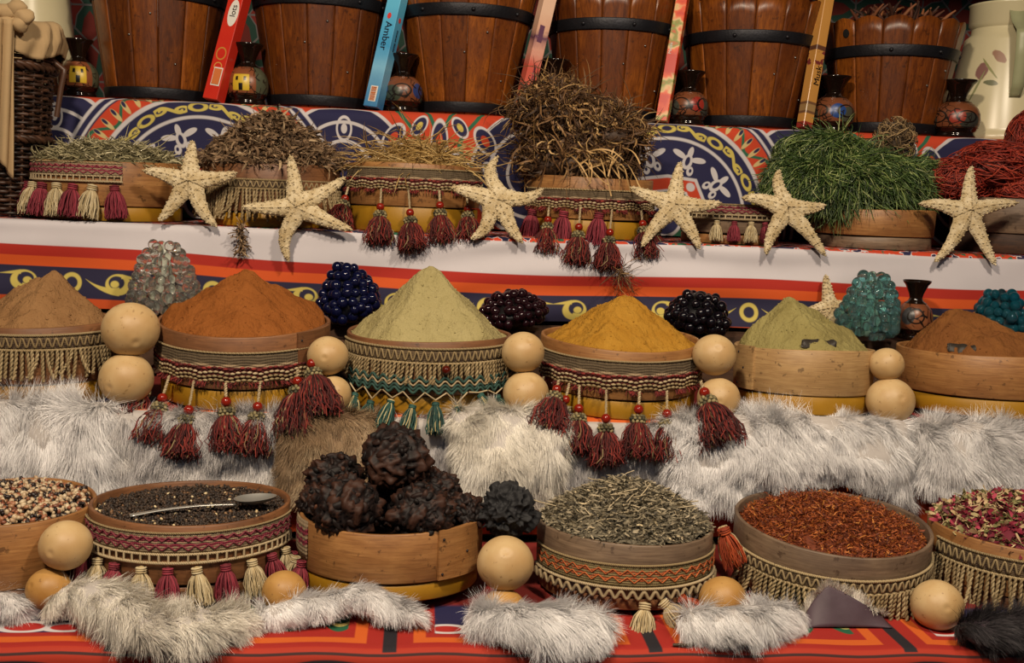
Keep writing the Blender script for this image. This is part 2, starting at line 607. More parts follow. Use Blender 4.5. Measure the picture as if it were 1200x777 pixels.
def clothA(name, centres, R, period):
    m = newmat(name)
    u, v = attr('pu'), attr('pv')
    c0 = centres[0]; slope = (centres[1][1] - centres[0][1]) / (centres[1][0] - centres[0][0])
    du = fold(u - c0[0], period)
    dv = v - (c0[1] + .01)
    r = hyp(du, dv) * (1 / R)
    th = M('ARCTAN2', dv, du)
    aa = .012
    # ground: orange field with navy bands, vines and flowers between the medallions
    col = mixc(.0, C(ORANGE), C(ORANGE))
    eu = fold(u - c0[0] - period / 2, period); ev = v - (c0[1] + .222)
    ax = ab(eu)
    q = hyp(ax - .215, ev + .120) * (1 / .145)
    col = mixc(below(q, 1.0, aa), col, C(WHITE)); col = mixc(below(q, .95, aa), col, C(NAVY))
    col = mixc(band(q, .66, .71, aa), col, C(WHITE)); col = mixc(below(q, .42, aa), col, C(WHITE)); col = mixc(below(q, .37, aa), col, C(NAVY))
    w_ = hyp((ax - .215) * 1.6, ev + .035)
    col = mixc(band(w_, .022, .029, .002), col, C(WHITE)); col = mixc(below(w_, .011, .002), col, C(WHITE))
    vine = ax - .072 - sin(ev * 34 + .6) * .026
    col = mixc(below(ab(vine), .0055, .002), col, C(GREEN))
    col = mixc(below(ab(ax - .022 - sin(ev * 40) * .012), .0045, .002), col, C(GREEN))
    for (fx, fy, r1_, k1, k2) in ((.104, .050, .030, NAVY, ORANGE), (.046, .022, .022, NAVY, YEL), (.050, .105, .026, NAVY, RED), (.118, .118, .020, GREEN, YEL)):
        f_ = hyp((ax - fx) * 1.25 + (ev + fy) * .5, (ev + fy) * .9)
        col = mixc(below(f_, r1_, .002), col, C(WHITE)); col = mixc(below(f_, r1_ * .80, .002), col, C(k1)); col = mixc(below(f_, r1_ * .38, .002), col, C(k2))
    f3 = hyp(ax * 1.3, (ev + .055) * .5)
    col = mixc(below(f3, .026, .002), col, C(WHITE)); col = mixc(below(f3, .021, .002), col, C(NAVY)); col = mixc(below(f3, .010, .002), col, C(ORANGE))
    # leaf border round the medallion
    col = mixc(below(r, 1.30, aa), col, C(WHITE))
    col = mixc(below(r, 1.27, aa), col, C(NAVY))
    arc = sin(th * 13) * .055
    col = mixc(band(r, 1.20, 1.225, aa), col, C(WHITE))
    col = mixc(below(r, 1.185, aa), col, C(ORANGE))
    t2 = fold(th, 2 * PI / 30) * 4.6
    leaf = hyp((r - 1.085) * 1.0, t2 * .28)
    col = mixc(below(ab(r - 1.09 - sin(th * 15) * .075), .02, aa), col, C(GREEN))
    l2 = hyp((r - 1.09) * .62, fold(th + .0525, 2 * PI / 60) * 2.2)
    col = mixc(below(l2, .046, aa), col, C('#c9b27a')); col = mixc(below(hyp((r - 1.125) * .7, fold(th + .0525, 2 * PI / 60) * 2.0), .026, aa), col, C(NAVY))
    # scroll ring
    col = mixc(below(r, 1.005, aa), col, C(WHITE))
    col = mixc(below(r, .965, aa), col, C(NAVY))
    n = 22
    k = pmod(th * (n / (2 * PI)) * 1.0, 2.0)
    a1 = (k - .62) * 1.75
    b1 = (r - .885) * 17.0
    yel = scroll(a1, b1, .30) * below(ab(a1), 1.05, .05)
    ring = hyp((k - 1.62) * 2.1, b1)
    yel = mx(yel, band(ring, .42, .78, .12))
    col = mixc(yel, col, C(YEL))
    col = mixc(below(r, .805, aa), col, C(WHITE))
    col = mixc(below(r, .775, aa), col, C(NAVY))
    # white arabesque sprays
    p = fold(th, 2 * PI / 10)
    rr = r
    px_ = p * rr; py_ = rr - .60
    spr = below(hyp(px_ * 1.5, py_) , .075, aa)
    w1 = below(hyp((ab(px_) - .10) * 1.0, (py_ - .02 - ab(px_) * .35) * 2.6), .075, aa)
    w2 = below(hyp((ab(px_) - .055) * 1.6, (py_ + .075) * 1.2), .055, aa)
    w3 = below(hyp(px_ * 2.2, py_ - .09), .06, aa)
    inn = mx(below(hyp(px_ * 2.0, py_ - .005), .045, aa), below(hyp((ab(px_) - .058) * 2.2, (py_ + .07) * 1.6), .03, aa))
    wm = mx(mx(spr, w1), mx(w2, w3))
    col = mixc(wm, col, C(WHITE)); col = mixc(inn, col, C(NAVY))
    # centre star of red and green petals
    s5 = fold(th + .3, 2 * PI / 5)
    star = r * cos(s5) + ab(sin(s5)) * r * .55
    col = mixc(below(star, .50, aa), col, C(WHITE))
    col = mixc(below(star, .465, aa), col, C(ORANGE))
    col = mixc(below(star, .34, aa), col, C(WHITE))
    col = mixc(below(star, .315, aa), col, C(GREEN))
    col = mixc(below(r, .17, aa), col, C(WHITE))
    col = mixc(below(r, .14, aa), col, C(NAVY))
    col = mixc(below(hyp(r - .40, s5 * .35), .04, aa), col, C(WHITE))
    col = mixc(noise(7, coord(), 4) * .25, col, C('#30241c'))
    return finish(m, col, .85, noise(700), .2, .0006)


def clothB(name):
    m = newmat(name)
    u, v = attr('pu'), attr('pv')   # v: metres down from the shelf edge
    col = mixc(.0, C('#cbc6cc'), C('#cbc6cc'))
    # printed ground above the white border
    gm = noise(32, coord(), 2)
    g = mixc(above(gm, .56, .02), C(ORANGE), C(NAVY)); g = mixc(band(gm, .53, .56, .008), g, C(WHITE)); g = mixc(below(gm, .40, .02), g, C(GREEN))
    col = mixc(below(v, .0, .002), col, g)
    col = mixc(above(v, .066, .002), col, C('#a8200f'))
    col = mixc(above(v, .087, .002), col, C('#cf5216'))
    col = mixc(above(v, .107, .002), col, C('#1d1b3c'))
    P = .272
    k = pmod(u + .002, P)
    vv = (v - .136) * 44.0
    O = band(hyp((k - P / 2) * 44.0, vv), .50, .86, .12)
    d = ab(k - P / 2)
    a = (d - .075) * 36.0
    # a comma scroll either side of each ring, mirrored
    disc_ = below(hyp(a - .60, vv), .90, .1)
    hole = below(hyp(a - .48, vv + .16), .56, .1)
    dot_ = below(hyp(a - .36, vv + .02), .30, .1)
    dm_ = a - .5
    tail = below(ab(vv - .60 + dm_ * dm_ * .19) - (a + 1.75) * .15, .0, .1) * band(a, -1.75, .7, .05)
    t2 = below(ab(vv + .66 - (a - 1.2) * .12) - (2.3 - a) * .13, .0, .1) * band(a, .8, 2.3, .05)
    yel = mx(mx(O, mx(disc_ * (1.0 - hole), dot_)), mx(tail, t2))
    col = mixc(yel * band(v, .108, .164, .002), col, C('#c8b65c'))
    col = mixc(above(v, .166, .002), col, C('#c04a14'))
    col = mixc(above(v, .20, .002), col, C('#8c1c10'))
    col = mixc(noise(9, coord(), 4) * .18, col, C('#30241c'))
    return finish(m, col, .85, noise(800), .2, .0006)


def clothD(name, u0=.035, P=.318):
    m = newmat(name)
    u, v = attr('pu'), attr('pv')   # v: metres back from the front fold
    k = fold(u - u0, P)           # bars every P
    e = ab(k)                       # distance from a bar
    col = mixc(.0, C('#a82c12'), C('#a82c12'))
    col = mixc(above(v, .010, .002), col, C('#9c1c10'))
    inner = mn(e - .030, v - .024)
    col = mixc(above(inner, .0, .002), col, C('#c85a16'))
    col = mixc(above(inner, .016, .002), col, C('#9c1c10'))
    h = fold(u - u0 - P / 2, 2 * P)   # alternate cells
    isn = below(ab(h), P / 2, .002)
    x = ab(k) - P / 2
    pet = mx(below(hyp((x + .045) * .8, (v - .070) * 1.6), .030, .002), below(hyp((x + .098) * .8, (v - .068) * 1.6), .026, .002))
    pin = mx(below(hyp((x + .045) * .8, (v - .070) * 1.6), .020, .002), below(hyp((x + .098) * .8, (v - .068) * 1.6), .016, .002))
    nb = above(inner, .028, .002) * isn
    col = mixc(nb, col, C(NAVY)); col = mixc(nb * pet, col, C(WHITE)); col = mixc(nb * pin, col, C('#a82018'))
    wav = v - .056 - ab(sin(u * 62)) * .026
    ng = (1.0 - isn) * above(inner, .026, .002)
    wv = .110 - ab(sin(u * 50)) * .052
    col = mixc(ng * above(v, wv, .002), col, C('#14593c')); col = mixc(ng * above(v, wv + .016, .002), col, C('#c8bb6a')); col = mixc(ng * above(v, wv + .026, .002), col, C('#14593c'))
    col = mixc(below(e, .009, .002) * above(v, .004, .002), col, C('#15141c'))
    col = mixc(band(v, -.002, .002, .001), col, C('#3a1a18'))
    col = mixc(above(v, .15, .01), col, C('#7a1c14'))
    # front drop
    dr = below(v, -.002, .001)
    wv2 = ab(v + .03 + sin(u * 16) * .016)
    col = mixc(dr * below(wv2, .006, .002), col, C('#15141c'))
    col = mixc(dr * below(v, -.02, .002) * .6, col, C('#c24a10'))
    col = mixc(noise(9, coord(), 4) * .15, col, C('#30141c'))
    return finish(m, col, .8, noise(800), .2, .0006)


def clothW(name):
    m = newmat(name)
    u, v = attr('pu'), attr('pv')
    p1, p2 = fold(u, .20), fold(v, .20)
    r = hyp(p1, p2); th = M('ARCTAN2', p2, p1)
    s8 = fold(th, 2 * PI / 8)
    st = r * cos(s8) + ab(sin(s8)) * r * .7
    col = mixc(.0, C('#7c1a14'), C(RED))
    rr = pmod(st * 1.0, .034)
    col = mixc(above(st, .03, .002), col, C(NAVY)); col = mixc(above(st, .052, .002), col, C('#6a1c14'))
    col = mixc(above(st, .085, .002), col, C('#17362c')); col = mixc(above(st, .11, .002), col, C('#5c1810'))
    ln = mx(mx(band(st, .029, .033, .001), band(st, .051, .055, .001)), band(st, .084, .088, .001))
    col = mixc(mx(ln, below(ab(s8) * r, .0025, .001)), col, C('#5c5858'))
    return finish(m, col, .9)


def vasemat(name, seed, c_a, c_b):
    """carved terracotta band with painted patches"""
    m = newmat(name)
    x, y, z = geo_z()
    th = M('ARCTAN2', x, -y)
    col = mixc(noise(40), C('#7c482c'), C('#5c3420'))
    pth = th + seed * .35
    vv = (z - .048) * 40
    patchA = below(hyp((fold(pth - .95, 2.1)) * 1.6, vv * .9), .62, .06)
    patchB = below(hyp((fold(pth + .55, 2.1)) * 1.3, (vv + .35) * .9), .70, .06)
    col = mixc(patchB, col, C(c_b)); col = mixc(patchA, col, C(c_a))
    cut = voro(62, coord(), 'DISTANCE_TO_EDGE')
    cutm = below(cut, .055, .03) * above(noise(38, coord(), 1), .5, .05)
    leaf = below(ab(hyp(fold(pth, 1.4) * 1.2, vv) - .55), .06, .03)
    col = mixc(mx(cutm, leaf), col, C('#160c08'))
    return finish(m, col, .35, cut, .3, .002)


def housemat(name, phi):
    m = newmat(name)
    x, y, z = geo_z()
    th = M('ARCTAN2', x, -y) - phi
    col = mixc(noise(40), C('#8a5032'), C('#6a3a22'))
    grn = above(th, .75, .05)
    col = mixc(grn, col, C('#4a4e3c'))
    cut = voro(62, coord(), 'DISTANCE_TO_EDGE')
    col = mixc(below(cut, .05, .03) * above(noise(38, coord(), 1), .48, .05), col, C('#160c08'))
    h = band(th, -.42, .42, .04) * band(z, .030, .066, .002)
    col = mixc(h, col, C('#c8a830'))
    door = band(th, -.10, .10, .03) * below(z, .046, .002)
    win = band(ab(th), .14, .27, .03) * band(z, .052, .061, .002)
    col = mixc(h * mx(door, win), col, C('#140c08'))
    return finish(m, col, .35)


MAT['glaze'] = plain('black_glaze', '#0d0806', '#1c100a', 30, .12)
MAT['bench'] = woodmat('bench_wood', '#3a2414', '#54361e', '#2a180c', rough=.75)

# ------------------------------------------------------------------ setting
XL, XR = -1.55, 1.95


def structure(name, V, F, mat):
    return setp(link(name, mesh(name, V, F, False), mat), kind='structure')


g_floor = plain('floor_concrete', '#4a4038', '#3a322c', 4, .9, .2, 30)
g_wall = plain('dark_plaster', '#2a211a', '#1c1612', 3, .9)
structure('floor', *box(7, 7.5, .04, (.2, .6, -.02)), g_floor)
structure('wall_back', *box(7, .08, 3.4, (.2, Y_WALL + .06, 1.7)), g_wall)

structure('shade_canopy', *box(4.4, 1.3, .04, (.2, 2.62, 2.20)), woodmat('shade_canopy_boards', '#2a1a10', '#3c2616', rough=.8))  # unseen canopy, added to keep lamp light off the wall hanging

# stepped stand that carries everything
stand = thing('display_stand', 'dark wooden stepped display stand under the cloths', 'stand', (0, 0, 0))
for ze, ye, yb in ((Z_D, E_D, E_C + .02), (Z_C, E_C, E_L + .02), (Z_L, E_L, E_B + .02), (Z_B, E_B, E_A + .02), (Z_A, E_A, 2.95)):
    link('tread', mesh('tread', *box(XR - XL, yb - ye - .012, .024, ((XL + XR) / 2, (ye + .012 + yb) / 2, ze - .018)), False), MAT['bench'], stand)
for z0, z1, y in ((.02, Z_D, E_D), (Z_D, Z_C, E_C), (Z_C, Z_L, E_L), (Z_L, Z_B, E_B), (Z_B, Z_A, E_A)):
    link('riser', mesh('riser', *box(XR - XL, .014, z1 - z0 - .032, ((XL + XR) / 2, y + .022, (z0 + z1) / 2 - .014)), False), MAT['bench'], stand)
for x in (XL + .06, XR - .06):
    for y in (E_D + .08, 2.9):
        link('leg', mesh('leg', *box(.07, .07, .74, (x, y, .37)), False), MAT['bench'], stand)


def drape(path, nu, x0=XL, x1=XR, wave=0.0, wfreq=9.0, seed=1, thick=0.0):
    """cloth swept along X over a (Y,Z) path; returns points (nv,nu,3) and the run length along the path"""
    path = np.asarray(path, float)
    seg = np.linalg.norm(np.diff(path, axis=0), axis=1)
    s = np.concatenate([[0], np.cumsum(seg)])
    xs = np.linspace(x0, x1, nu)
    P = np.zeros((len(path), nu, 3))
    P[:, :, 0] = xs
    P[:, :, 1] = path[:, :1]; P[:, :, 2] = path[:, 1:]
    return P, s, xs


def resample(path, step):
    path = np.asarray(path, float)
    s = np.concatenate([[0], np.cumsum(np.linalg.norm(np.diff(path, axis=0), axis=1))])
    t = np.linspace(0, s[-1], max(2, int(s[-1] / step) + 1))
    return np.stack([np.interp(t, s, path[:, k]) for k in range(path.shape[1])], 1)


def cloth(name, label, P, pu, pv, mat, cat='cloth'):
    m, n, _ = P.shape
    o = link(name, mesh(name, P, gridfaces(m, n)[:, ::-1], True, {'pu': pu, 'pv': pv}), mat)
    return setp(o, label, cat)


def rounded(y_back, y, z, z_low, rad=.012, back_z=None):
    """shelf top -> rounded edge -> vertical drop"""
    arc = [(y + rad - rad * math.sin(t), z - rad + rad * math.cos(t)) for t in np.linspace(0, PI / 2, 6)]
    return [(y_back, z)] + arc + [(y, z_low)]


# tier A cloth: medallions on the riser
pA = resample(rounded(2.93, E_A, Z_A, Z_B + .004), .012)
P, s, xs = drape(pA, 240)
edge_s = (2.93 - E_A)
pv = np.where(P[:, :, 2] < Z_A - .0005, P[:, :, 2], Z_A + (P[:, :, 1] - E_A))
P[:, :, 1] += np.where(P[:, :, 2] < Z_A - .01, -.006 - .005 * np.sin(P[:, :, 0] * 14) * np.sin((Z_A - P[:, :, 2]) * 10), 0)
cA = [at(236, 242, E_A), at(778, 268, E_A)]
MAT['clothA'] = clothA('medallion_cloth', [(cA[0].x, cA[0].z), (cA[1].x, cA[1].z)], .238, cA[1].x - cA[0].x)
cloth('medallion_cloth', 'orange patterned cloth with navy medallions hung below the barrels', P, P[:, :, 0], pv, MAT['clothA'])

# tier B cloth: white, red, orange and navy border
pB = resample(rounded(E_A - .012, E_B, Z_B, Z_L + .004), .006)
P, s, xs = drape(pB, 260)
edge = np.argmax(pB[:, 1] < Z_B - .003)
sv = (s - s[edge])[:, None] * np.ones((1, len(xs)))
shift = -.026 / (1 + np.exp((xs + .42) * 14)) + .004 * np.sin(xs * 7)
hang = np.clip(sv / .16, 0, 1)
P[:, :, 1] += -hang * (.010 + .008 * np.sin(xs * 11 + 1) + .006 * np.sin(xs * 23 + sv * 20))
P[:, :, 1] += np.where(sv > 0, 1, 0) * np.clip(sv / .03, 0, 1) * -.0045 * np.sin(sv * 75 + xs * 5 + 2 * np.sin(xs * 6)) * (1 + np.sin(xs * 4)) * .6
MAT['clothB'] = clothB('border_cloth')
cloth('border_cloth', 'cloth with white, red, orange and navy scroll border over the starfish shelf', P, np.broadcast_to(xs, sv.shape), sv - shift, MAT['clothB'])

# tier C cloth
pC = resample(rounded(E_L - .006, E_C, Z_C, Z_D + .01), .02)
P, s, xs = drape(pC, 120)
MAT['clothC'] = clothD('shelf_cloth')
cloth('shelf_cloth', 'red patterned cloth under the spice sieves, mostly hidden by white fur', P, np.broadcast_to(xs + .1, P.shape[:2]), P[:, :, 1] - E_C + .02 + (P[:, :, 2] - Z_C), MAT['clothC'])
# tier D cloth
pD = resample(rounded(E_C - .012, E_D, Z_D, Z_D - .42), .01)
P, s, xs = drape(pD, 160)
edge = np.argmax(pD[:, 1] < Z_D - .004)
_u = atz(457, 752, Z_D).x
MAT['clothD'] = clothD('front_cloth', _u, atz(765, 754, Z_D).x - _u)
P[:, :, 2] += .0015 * np.sin(P[:, :, 0] * 40) * np.exp(-((P[:, :, 1] - E_D) / .05) ** 2)
cloth('front_cloth', 'red and orange applique cloth along the front edge of the lowest shelf', P, np.broadcast_to(xs, P.shape[:2]), -(s - s[edge])[:, None] * np.ones((1, len(xs))), MAT['clothD'])
# hanging behind the barrels
ws = np.linspace(XL, XR, 40); wz = np.linspace(1.2, 2.9, 30)
P = np.zeros((30, 40, 3)); P[:, :, 0] = ws; P[:, :, 2] = wz[:, None]; P[:, :, 1] = Y_WALL - .02 + .012 * np.sin(ws * 9)
MAT['clothW'] = clothW('wall_hanging')
o = cloth('wall_hanging', 'dark red and navy star patterned hanging on the wall behind the barrels', P, P[:, :, 0], P[:, :, 2], MAT['clothW'], 'wall hanging')
so = o.modifiers.new('thickness', 'SOLIDIFY'); so.thickness = .004


# ------------------------------------------------------------------ trims and tassels for the sieves
def arcpts(r, z, p0, p1, n):
    p = np.radians(np.linspace(p0, p1, n))
    z = np.broadcast_to(z, p.shape)
    return np.stack([r * np.sin(p), -r * np.cos(p), z], -1)


def trimmat(name, kind):
    m = newmat(name)
    u, v = attr('pu'), attr('pv')     # metres along, 0..1 up
    weave = sin(u * 2200) * .5 + sin(v * 60) * .5
    base = {'fringe': ('#6e5c44', '#54442f'), 'bead': ('#6a5c46', '#4c3c2a'), 'pink': ('#a08c6c', '#84705a'), 'orange': ('#8c7c54', '#6f6040')}[kind]
    col = mixc(noise(120), C(base[0]), C(base[1]))
    if kind == 'fringe':
        z = ab(fold(u, .013)) * 110 - .1
        col = mixc(below(ab(v - .22 - z * .75), .14, .05), col, C('#3c2c20'))
    if kind == 'bead':
        z = ab(fold(u, .046)) * 26
        col = mixc(below(v, .46 - z * .3 + .12, .06), col, C('#571a18'))
        col = mixc(below(ab(v - .60 + z * .3), .05, .03), col, C('#a08a6c'))
    if kind == 'pink':
        z = ab(fold(u, .018)) * 40
        col = mixc(mx(below(ab(v - .66 - z * .2), .08, .04), below(ab(v - .40 - z * .2), .07, .04)), col, C('#7c2438'))
    if kind == 'orange':
        z = ab(fold(u, .024)) * 40
        col = mixc(mx(below(ab(v - .70 - z * .30 + .1), .045, .03), below(ab(v - .45 - z * .30 + .1), .045, .03)), col, C('#a8542c'))
    return finish(m, col, .9, weave, .7, .0012)


for k in ('fringe', 'bead', 'pink', 'orange'): MAT['trim_' + k] = trimmat('trim_' + k, k)


def band_mesh(parent, r, z0, z1, p0, p1, mat, name='trim_band', wave=0.0, wl=.02, thick=.003):
    n = int((p1 - p0) / 1.6) + 2
    k = 7
    p = np.radians(np.linspace(p0, p1, n))
    v = np.linspace(0, 1, k)
    lo = z0 + wave * np.abs(np.sin(p * r / wl * PI))
    Z = lo[None] + (z1 - lo)[None] * v[:, None]
    ro = r + thick * (1 - .5 * np.abs(2 * v - 1) ** 4)[:, None] + .0005 * np.sin(p * 90)
    O = np.stack([ro * np.sin(p), -ro * np.cos(p), Z], -1)
    ri = np.full_like(ro, r + .0004)
    I = np.stack([ri * np.sin(p), -ri * np.cos(p), Z], -1)
    V, Fq = slab(O, I)
    pu = np.tile(np.broadcast_to(p * r, (k, n)).ravel(), 2)
    pvv = np.tile(np.broadcast_to(v[:, None], (k, n)).ravel(), 2)
    return link(name, mesh(name, V, Fq, True, {'pu': pu, 'pv': pvv}), mat, parent)


def edge_cord(parent, r, z, p0, p1, rad, mat, name='edging_cord', pitch=.006):
    P = arcpts(r, z, p0, p1, int((p1 - p0) * PI / 180 * r / .0011) + 4)
    V, Fq, rn = twisted(P, rad, pitch, 4)
    return G().add(V, Fq, rnd=rn).build(name, mat, parent)


def zigzag(parent, r, z0, z1, p0, p1, wl, rad, mat, name='zigzag_cord', soft=False):
    n = int((p1 - p0) * PI / 180 * r / .0014) + 4
    p = np.radians(np.linspace(p0, p1, n))
    ph = p * r / wl
    t = .5 + .5 * np.sin(ph * 2 * PI) if soft else np.abs((ph % 1) * 2 - 1)
    P = np.stack([r * np.sin(p), -r * np.cos(p), z0 + (z1 - z0) * t], -1)
    V, Fq, rn = tubes(P, rad, 4)
    return G().add(V, Fq, rnd=rn).build(name, mat, parent)


def rope_fringe(parent, r, z, L, p0, p1, mat, pitch=.0070, rad=.0031, messy=.06, name='rope_fringe'):
    n = int((p1 - p0) * PI / 180 * r / pitch)
    p = np.radians(np.linspace(p0, p1, n) + rng.normal(size=n) * .15)
    root = np.stack([(r + .003) * np.sin(p), -(r + .003) * np.cos(p), np.full(n, z)], -1)
    d = np.stack([.10 * np.sin(p), -.10 * np.cos(p), -np.ones(n)], -1) + rng.normal(size=(n, 3)) * messy
    P = grow(root, d, L * (1 + rng.normal(size=n) * .05), 15, messy * .6, .03)
    V, Fq, rn = twisted(P, rad, .014, 4)
    o = G().add(V, Fq, rnd=rn).build(name, mat, parent)
    return setp(o, kind='stuff')


_tp = {}


def tassel_proto(kind, var):
    """skirt, knot, bead, cord meshes; origin where the cord is sewn on"""
    key = (kind, var)
    if key in _tp: return _tp[key]
    if kind == 'red': cl, br, kw, kh, L, w, n, sr, mt = .020 + .009 * (var % 3), .0082, .0135, .015, .056, .029, 230, .0010, 'skirt_red'
    elif kind == 'red_big': cl, br, kw, kh, L, w, n, sr, mt = .010, .0082, .0145, .015, .072, .036, 360, .0011, 'skirt_red'
    elif kind in ('pink', 'cream'): cl, br, kw, kh, L, w, n, sr, mt = .004, 0, .0075, .012, .044, .018, 130, .0010, 'skirt_' + kind
    elif kind == 'green': cl, br, kw, kh, L, w, n, sr, mt = .003, 0, .0060, .007, .048, .0150, 110, .0009, 'skirt_green'
    elif kind == 'orange': cl, br, kw, kh, L, w, n, sr, mt = .003, 0, .008, .010, .042, .016, 110, .0008, 'skirt_orange'
    out = {}
    ztop = -cl - 2 * br
    zk = ztop - kh / 2
    # cord
    out['cord'] = None
    if cl > .008:
        P = np.stack([np.zeros(14), np.zeros(14), np.linspace(.002, -cl, 14)], -1)
        V, Fq, rn = twisted(P, .0026, .008, 5)
        me = G().add(V, Fq, rnd=rn).mesh('cord'); me.materials.append(MAT['cord_cream']); out['cord'] = me
    if br:
        V, Fq = ico(3)
        me = G().add(V * br + np.array([0, 0, -cl - br * .95]), Fq).mesh('bead'); me.materials.append(MAT['bead_red']); out['bead'] = me
    # knot: braided bumps round a small core
    g = G()
    V, Fq = ico(2)
    g.add(V * np.array([kw * .86, kw * .86, kh * .5]) + np.array([0, 0, zk]), Fq, rnd=.0)
    if kind in ('red', 'red_big'):
        for k, (zz, rr) in enumerate(((.30, .80), (0, 1.0), (-.32, .92))):
            a = np.arange(10) * 2 * PI / 10 + k * .31
            T = np.stack([np.cos(a) * kw * rr * .88, np.sin(a) * kw * rr * .88, np.full(10, zk + zz * kh)], -1)
            v, f, rn = scatter(ico(1), T, (.0042, .0032, .0028)); g.add(v, f, rnd=rn)
    else:
        for zz in (-.25, .0, .25):
            a = np.linspace(0, 2 * PI, 16)
            P = np.stack([np.cos(a) * kw * .9, np.sin(a) * kw * .9, np.full(16, zk + zz * kh)], -1)
            v, f, rn = tubes(P, .0014, 4); g.add(v, f, rnd=rn)
    me = g.mesh('knot')
    me.materials.append(MAT['knot'] if kind.startswith('red') else MAT[{'pink': 'skirt_pink', 'cream': 'skirt_cream', 'green': 'skirt_green', 'orange': 'skirt_orange'}[kind]])
    out['knot'] = me
    # skirt of yarn
    a = rng.random(n) * 2 * PI; q = np.sqrt(rng.random(n))
    root = np.stack([np.cos(a) * q * kw * .7, np.sin(a) * q * kw * .7, np.full(n, zk - kh * .35)], -1)
    K = 6
    t = np.linspace(0, 1, K)
    spread = q[:, None] * (kw * .7 + (w - kw * .7) * np.sin(t * PI / 2 * 1.0)[None] ** .55)
    Ln = L * (1 - .16 * rng.random(n) ** 2)
    P = np.stack([np.cos(a)[:, None] * spread, np.sin(a)[:, None] * spread, root[:, 2:3] - t[None] * Ln[:, None]], -1)
    cr = .0042 if kind.startswith('red') else .0012
    P = P + (rng.normal(size=P.shape) * cr * t[None, :, None])
    V, Fq, rn = tubes(P, np.array([1, 1, 1, 1, 1, .7]) * sr, 3)
    me = G().add(V, Fq, rnd=rn).mesh('tassel')
    me.materials.append(MAT[mt]); out['tassel'] = me
    _tp[key] = out
    return out


def tassel(parent, kind, r, z, phi, tilt=0.0, swing=0.0, scale=1.0, var=None, fwd=0.0):
    pr = tassel_proto(kind, random.randrange(3) if var is None else var)
    p = math.radians(phi)
    o = link('tassel', pr['tassel'], None, parent, (r * math.sin(p), -r * math.cos(p), z))
    o.rotation_euler = (math.radians(-swing - fwd * abs(math.sin(p)) ** 3), math.radians(tilt), p * (.3 if fwd else 1.0))
    o.scale = (scale,) * 3
    for k in ('cord', 'bead', 'knot'):
        if pr.get(k) is not None: link(k, pr[k], None, o)
    return o


def puffs(parent, r, z, p0, p1, step, mat, name='yarn_puffs', L=.010):
    """little loops of yarn in bunches under a trim"""
    g = G()
    for ph in np.arange(p0 + step / 2, p1, step):
        n = 26
        pp = np.radians(ph + rng.normal(size=n) * step * .18)
        root = np.stack([(r + .003) * np.sin(pp), -(r + .003) * np.cos(pp), np.full(n, z) + rng.normal(size=n) * .001], -1)
        d = np.stack([np.sin(pp) + rng.normal(size=n) * .4, -np.cos(pp), -1.0 + rng.normal(size=n) * .4], -1)
        V, Fq, rn = tubes(grow(root, d, L, 4, .5, .2), .0008, 3)
        g.add(V, Fq, rnd=rn)
    return setp(g.build(name, mat, parent), kind='stuff')


# ------------------------------------------------------------------ sieves
def ring_profile(r0, r1, z0, z1, t=.006):
    return [(r0 - t, z0), (r0 - .001, z0), (r0, z0 + .0015), (r1, z1 - .0015), (r1 - .001, z1), (r1 - t + .001, z1), (r1 - t, z1 - .002), (r0 - t, z0)]


def ring_mesh(r0, r1, z0, z1, t=.006, n=72, seed=1, oval=.0):
    V, Fq = revolve(ring_profile(r0, r1, z0, z1, t), n)
    th = np.arctan2(V[:, 1], V[:, 0])
    rs = np.random.default_rng(seed)
    k = 1 + .006 * np.sin(2 * th + rs.random() * 6) + .004 * np.sin(3 * th + rs.random() * 6)
    V[:, :2] *= k[:, None]
    V[:, 2] += (V[:, 2] > z0 + .01) * .0018 * np.sin(2 * th + rs.random() * 6)
    return V, Fq


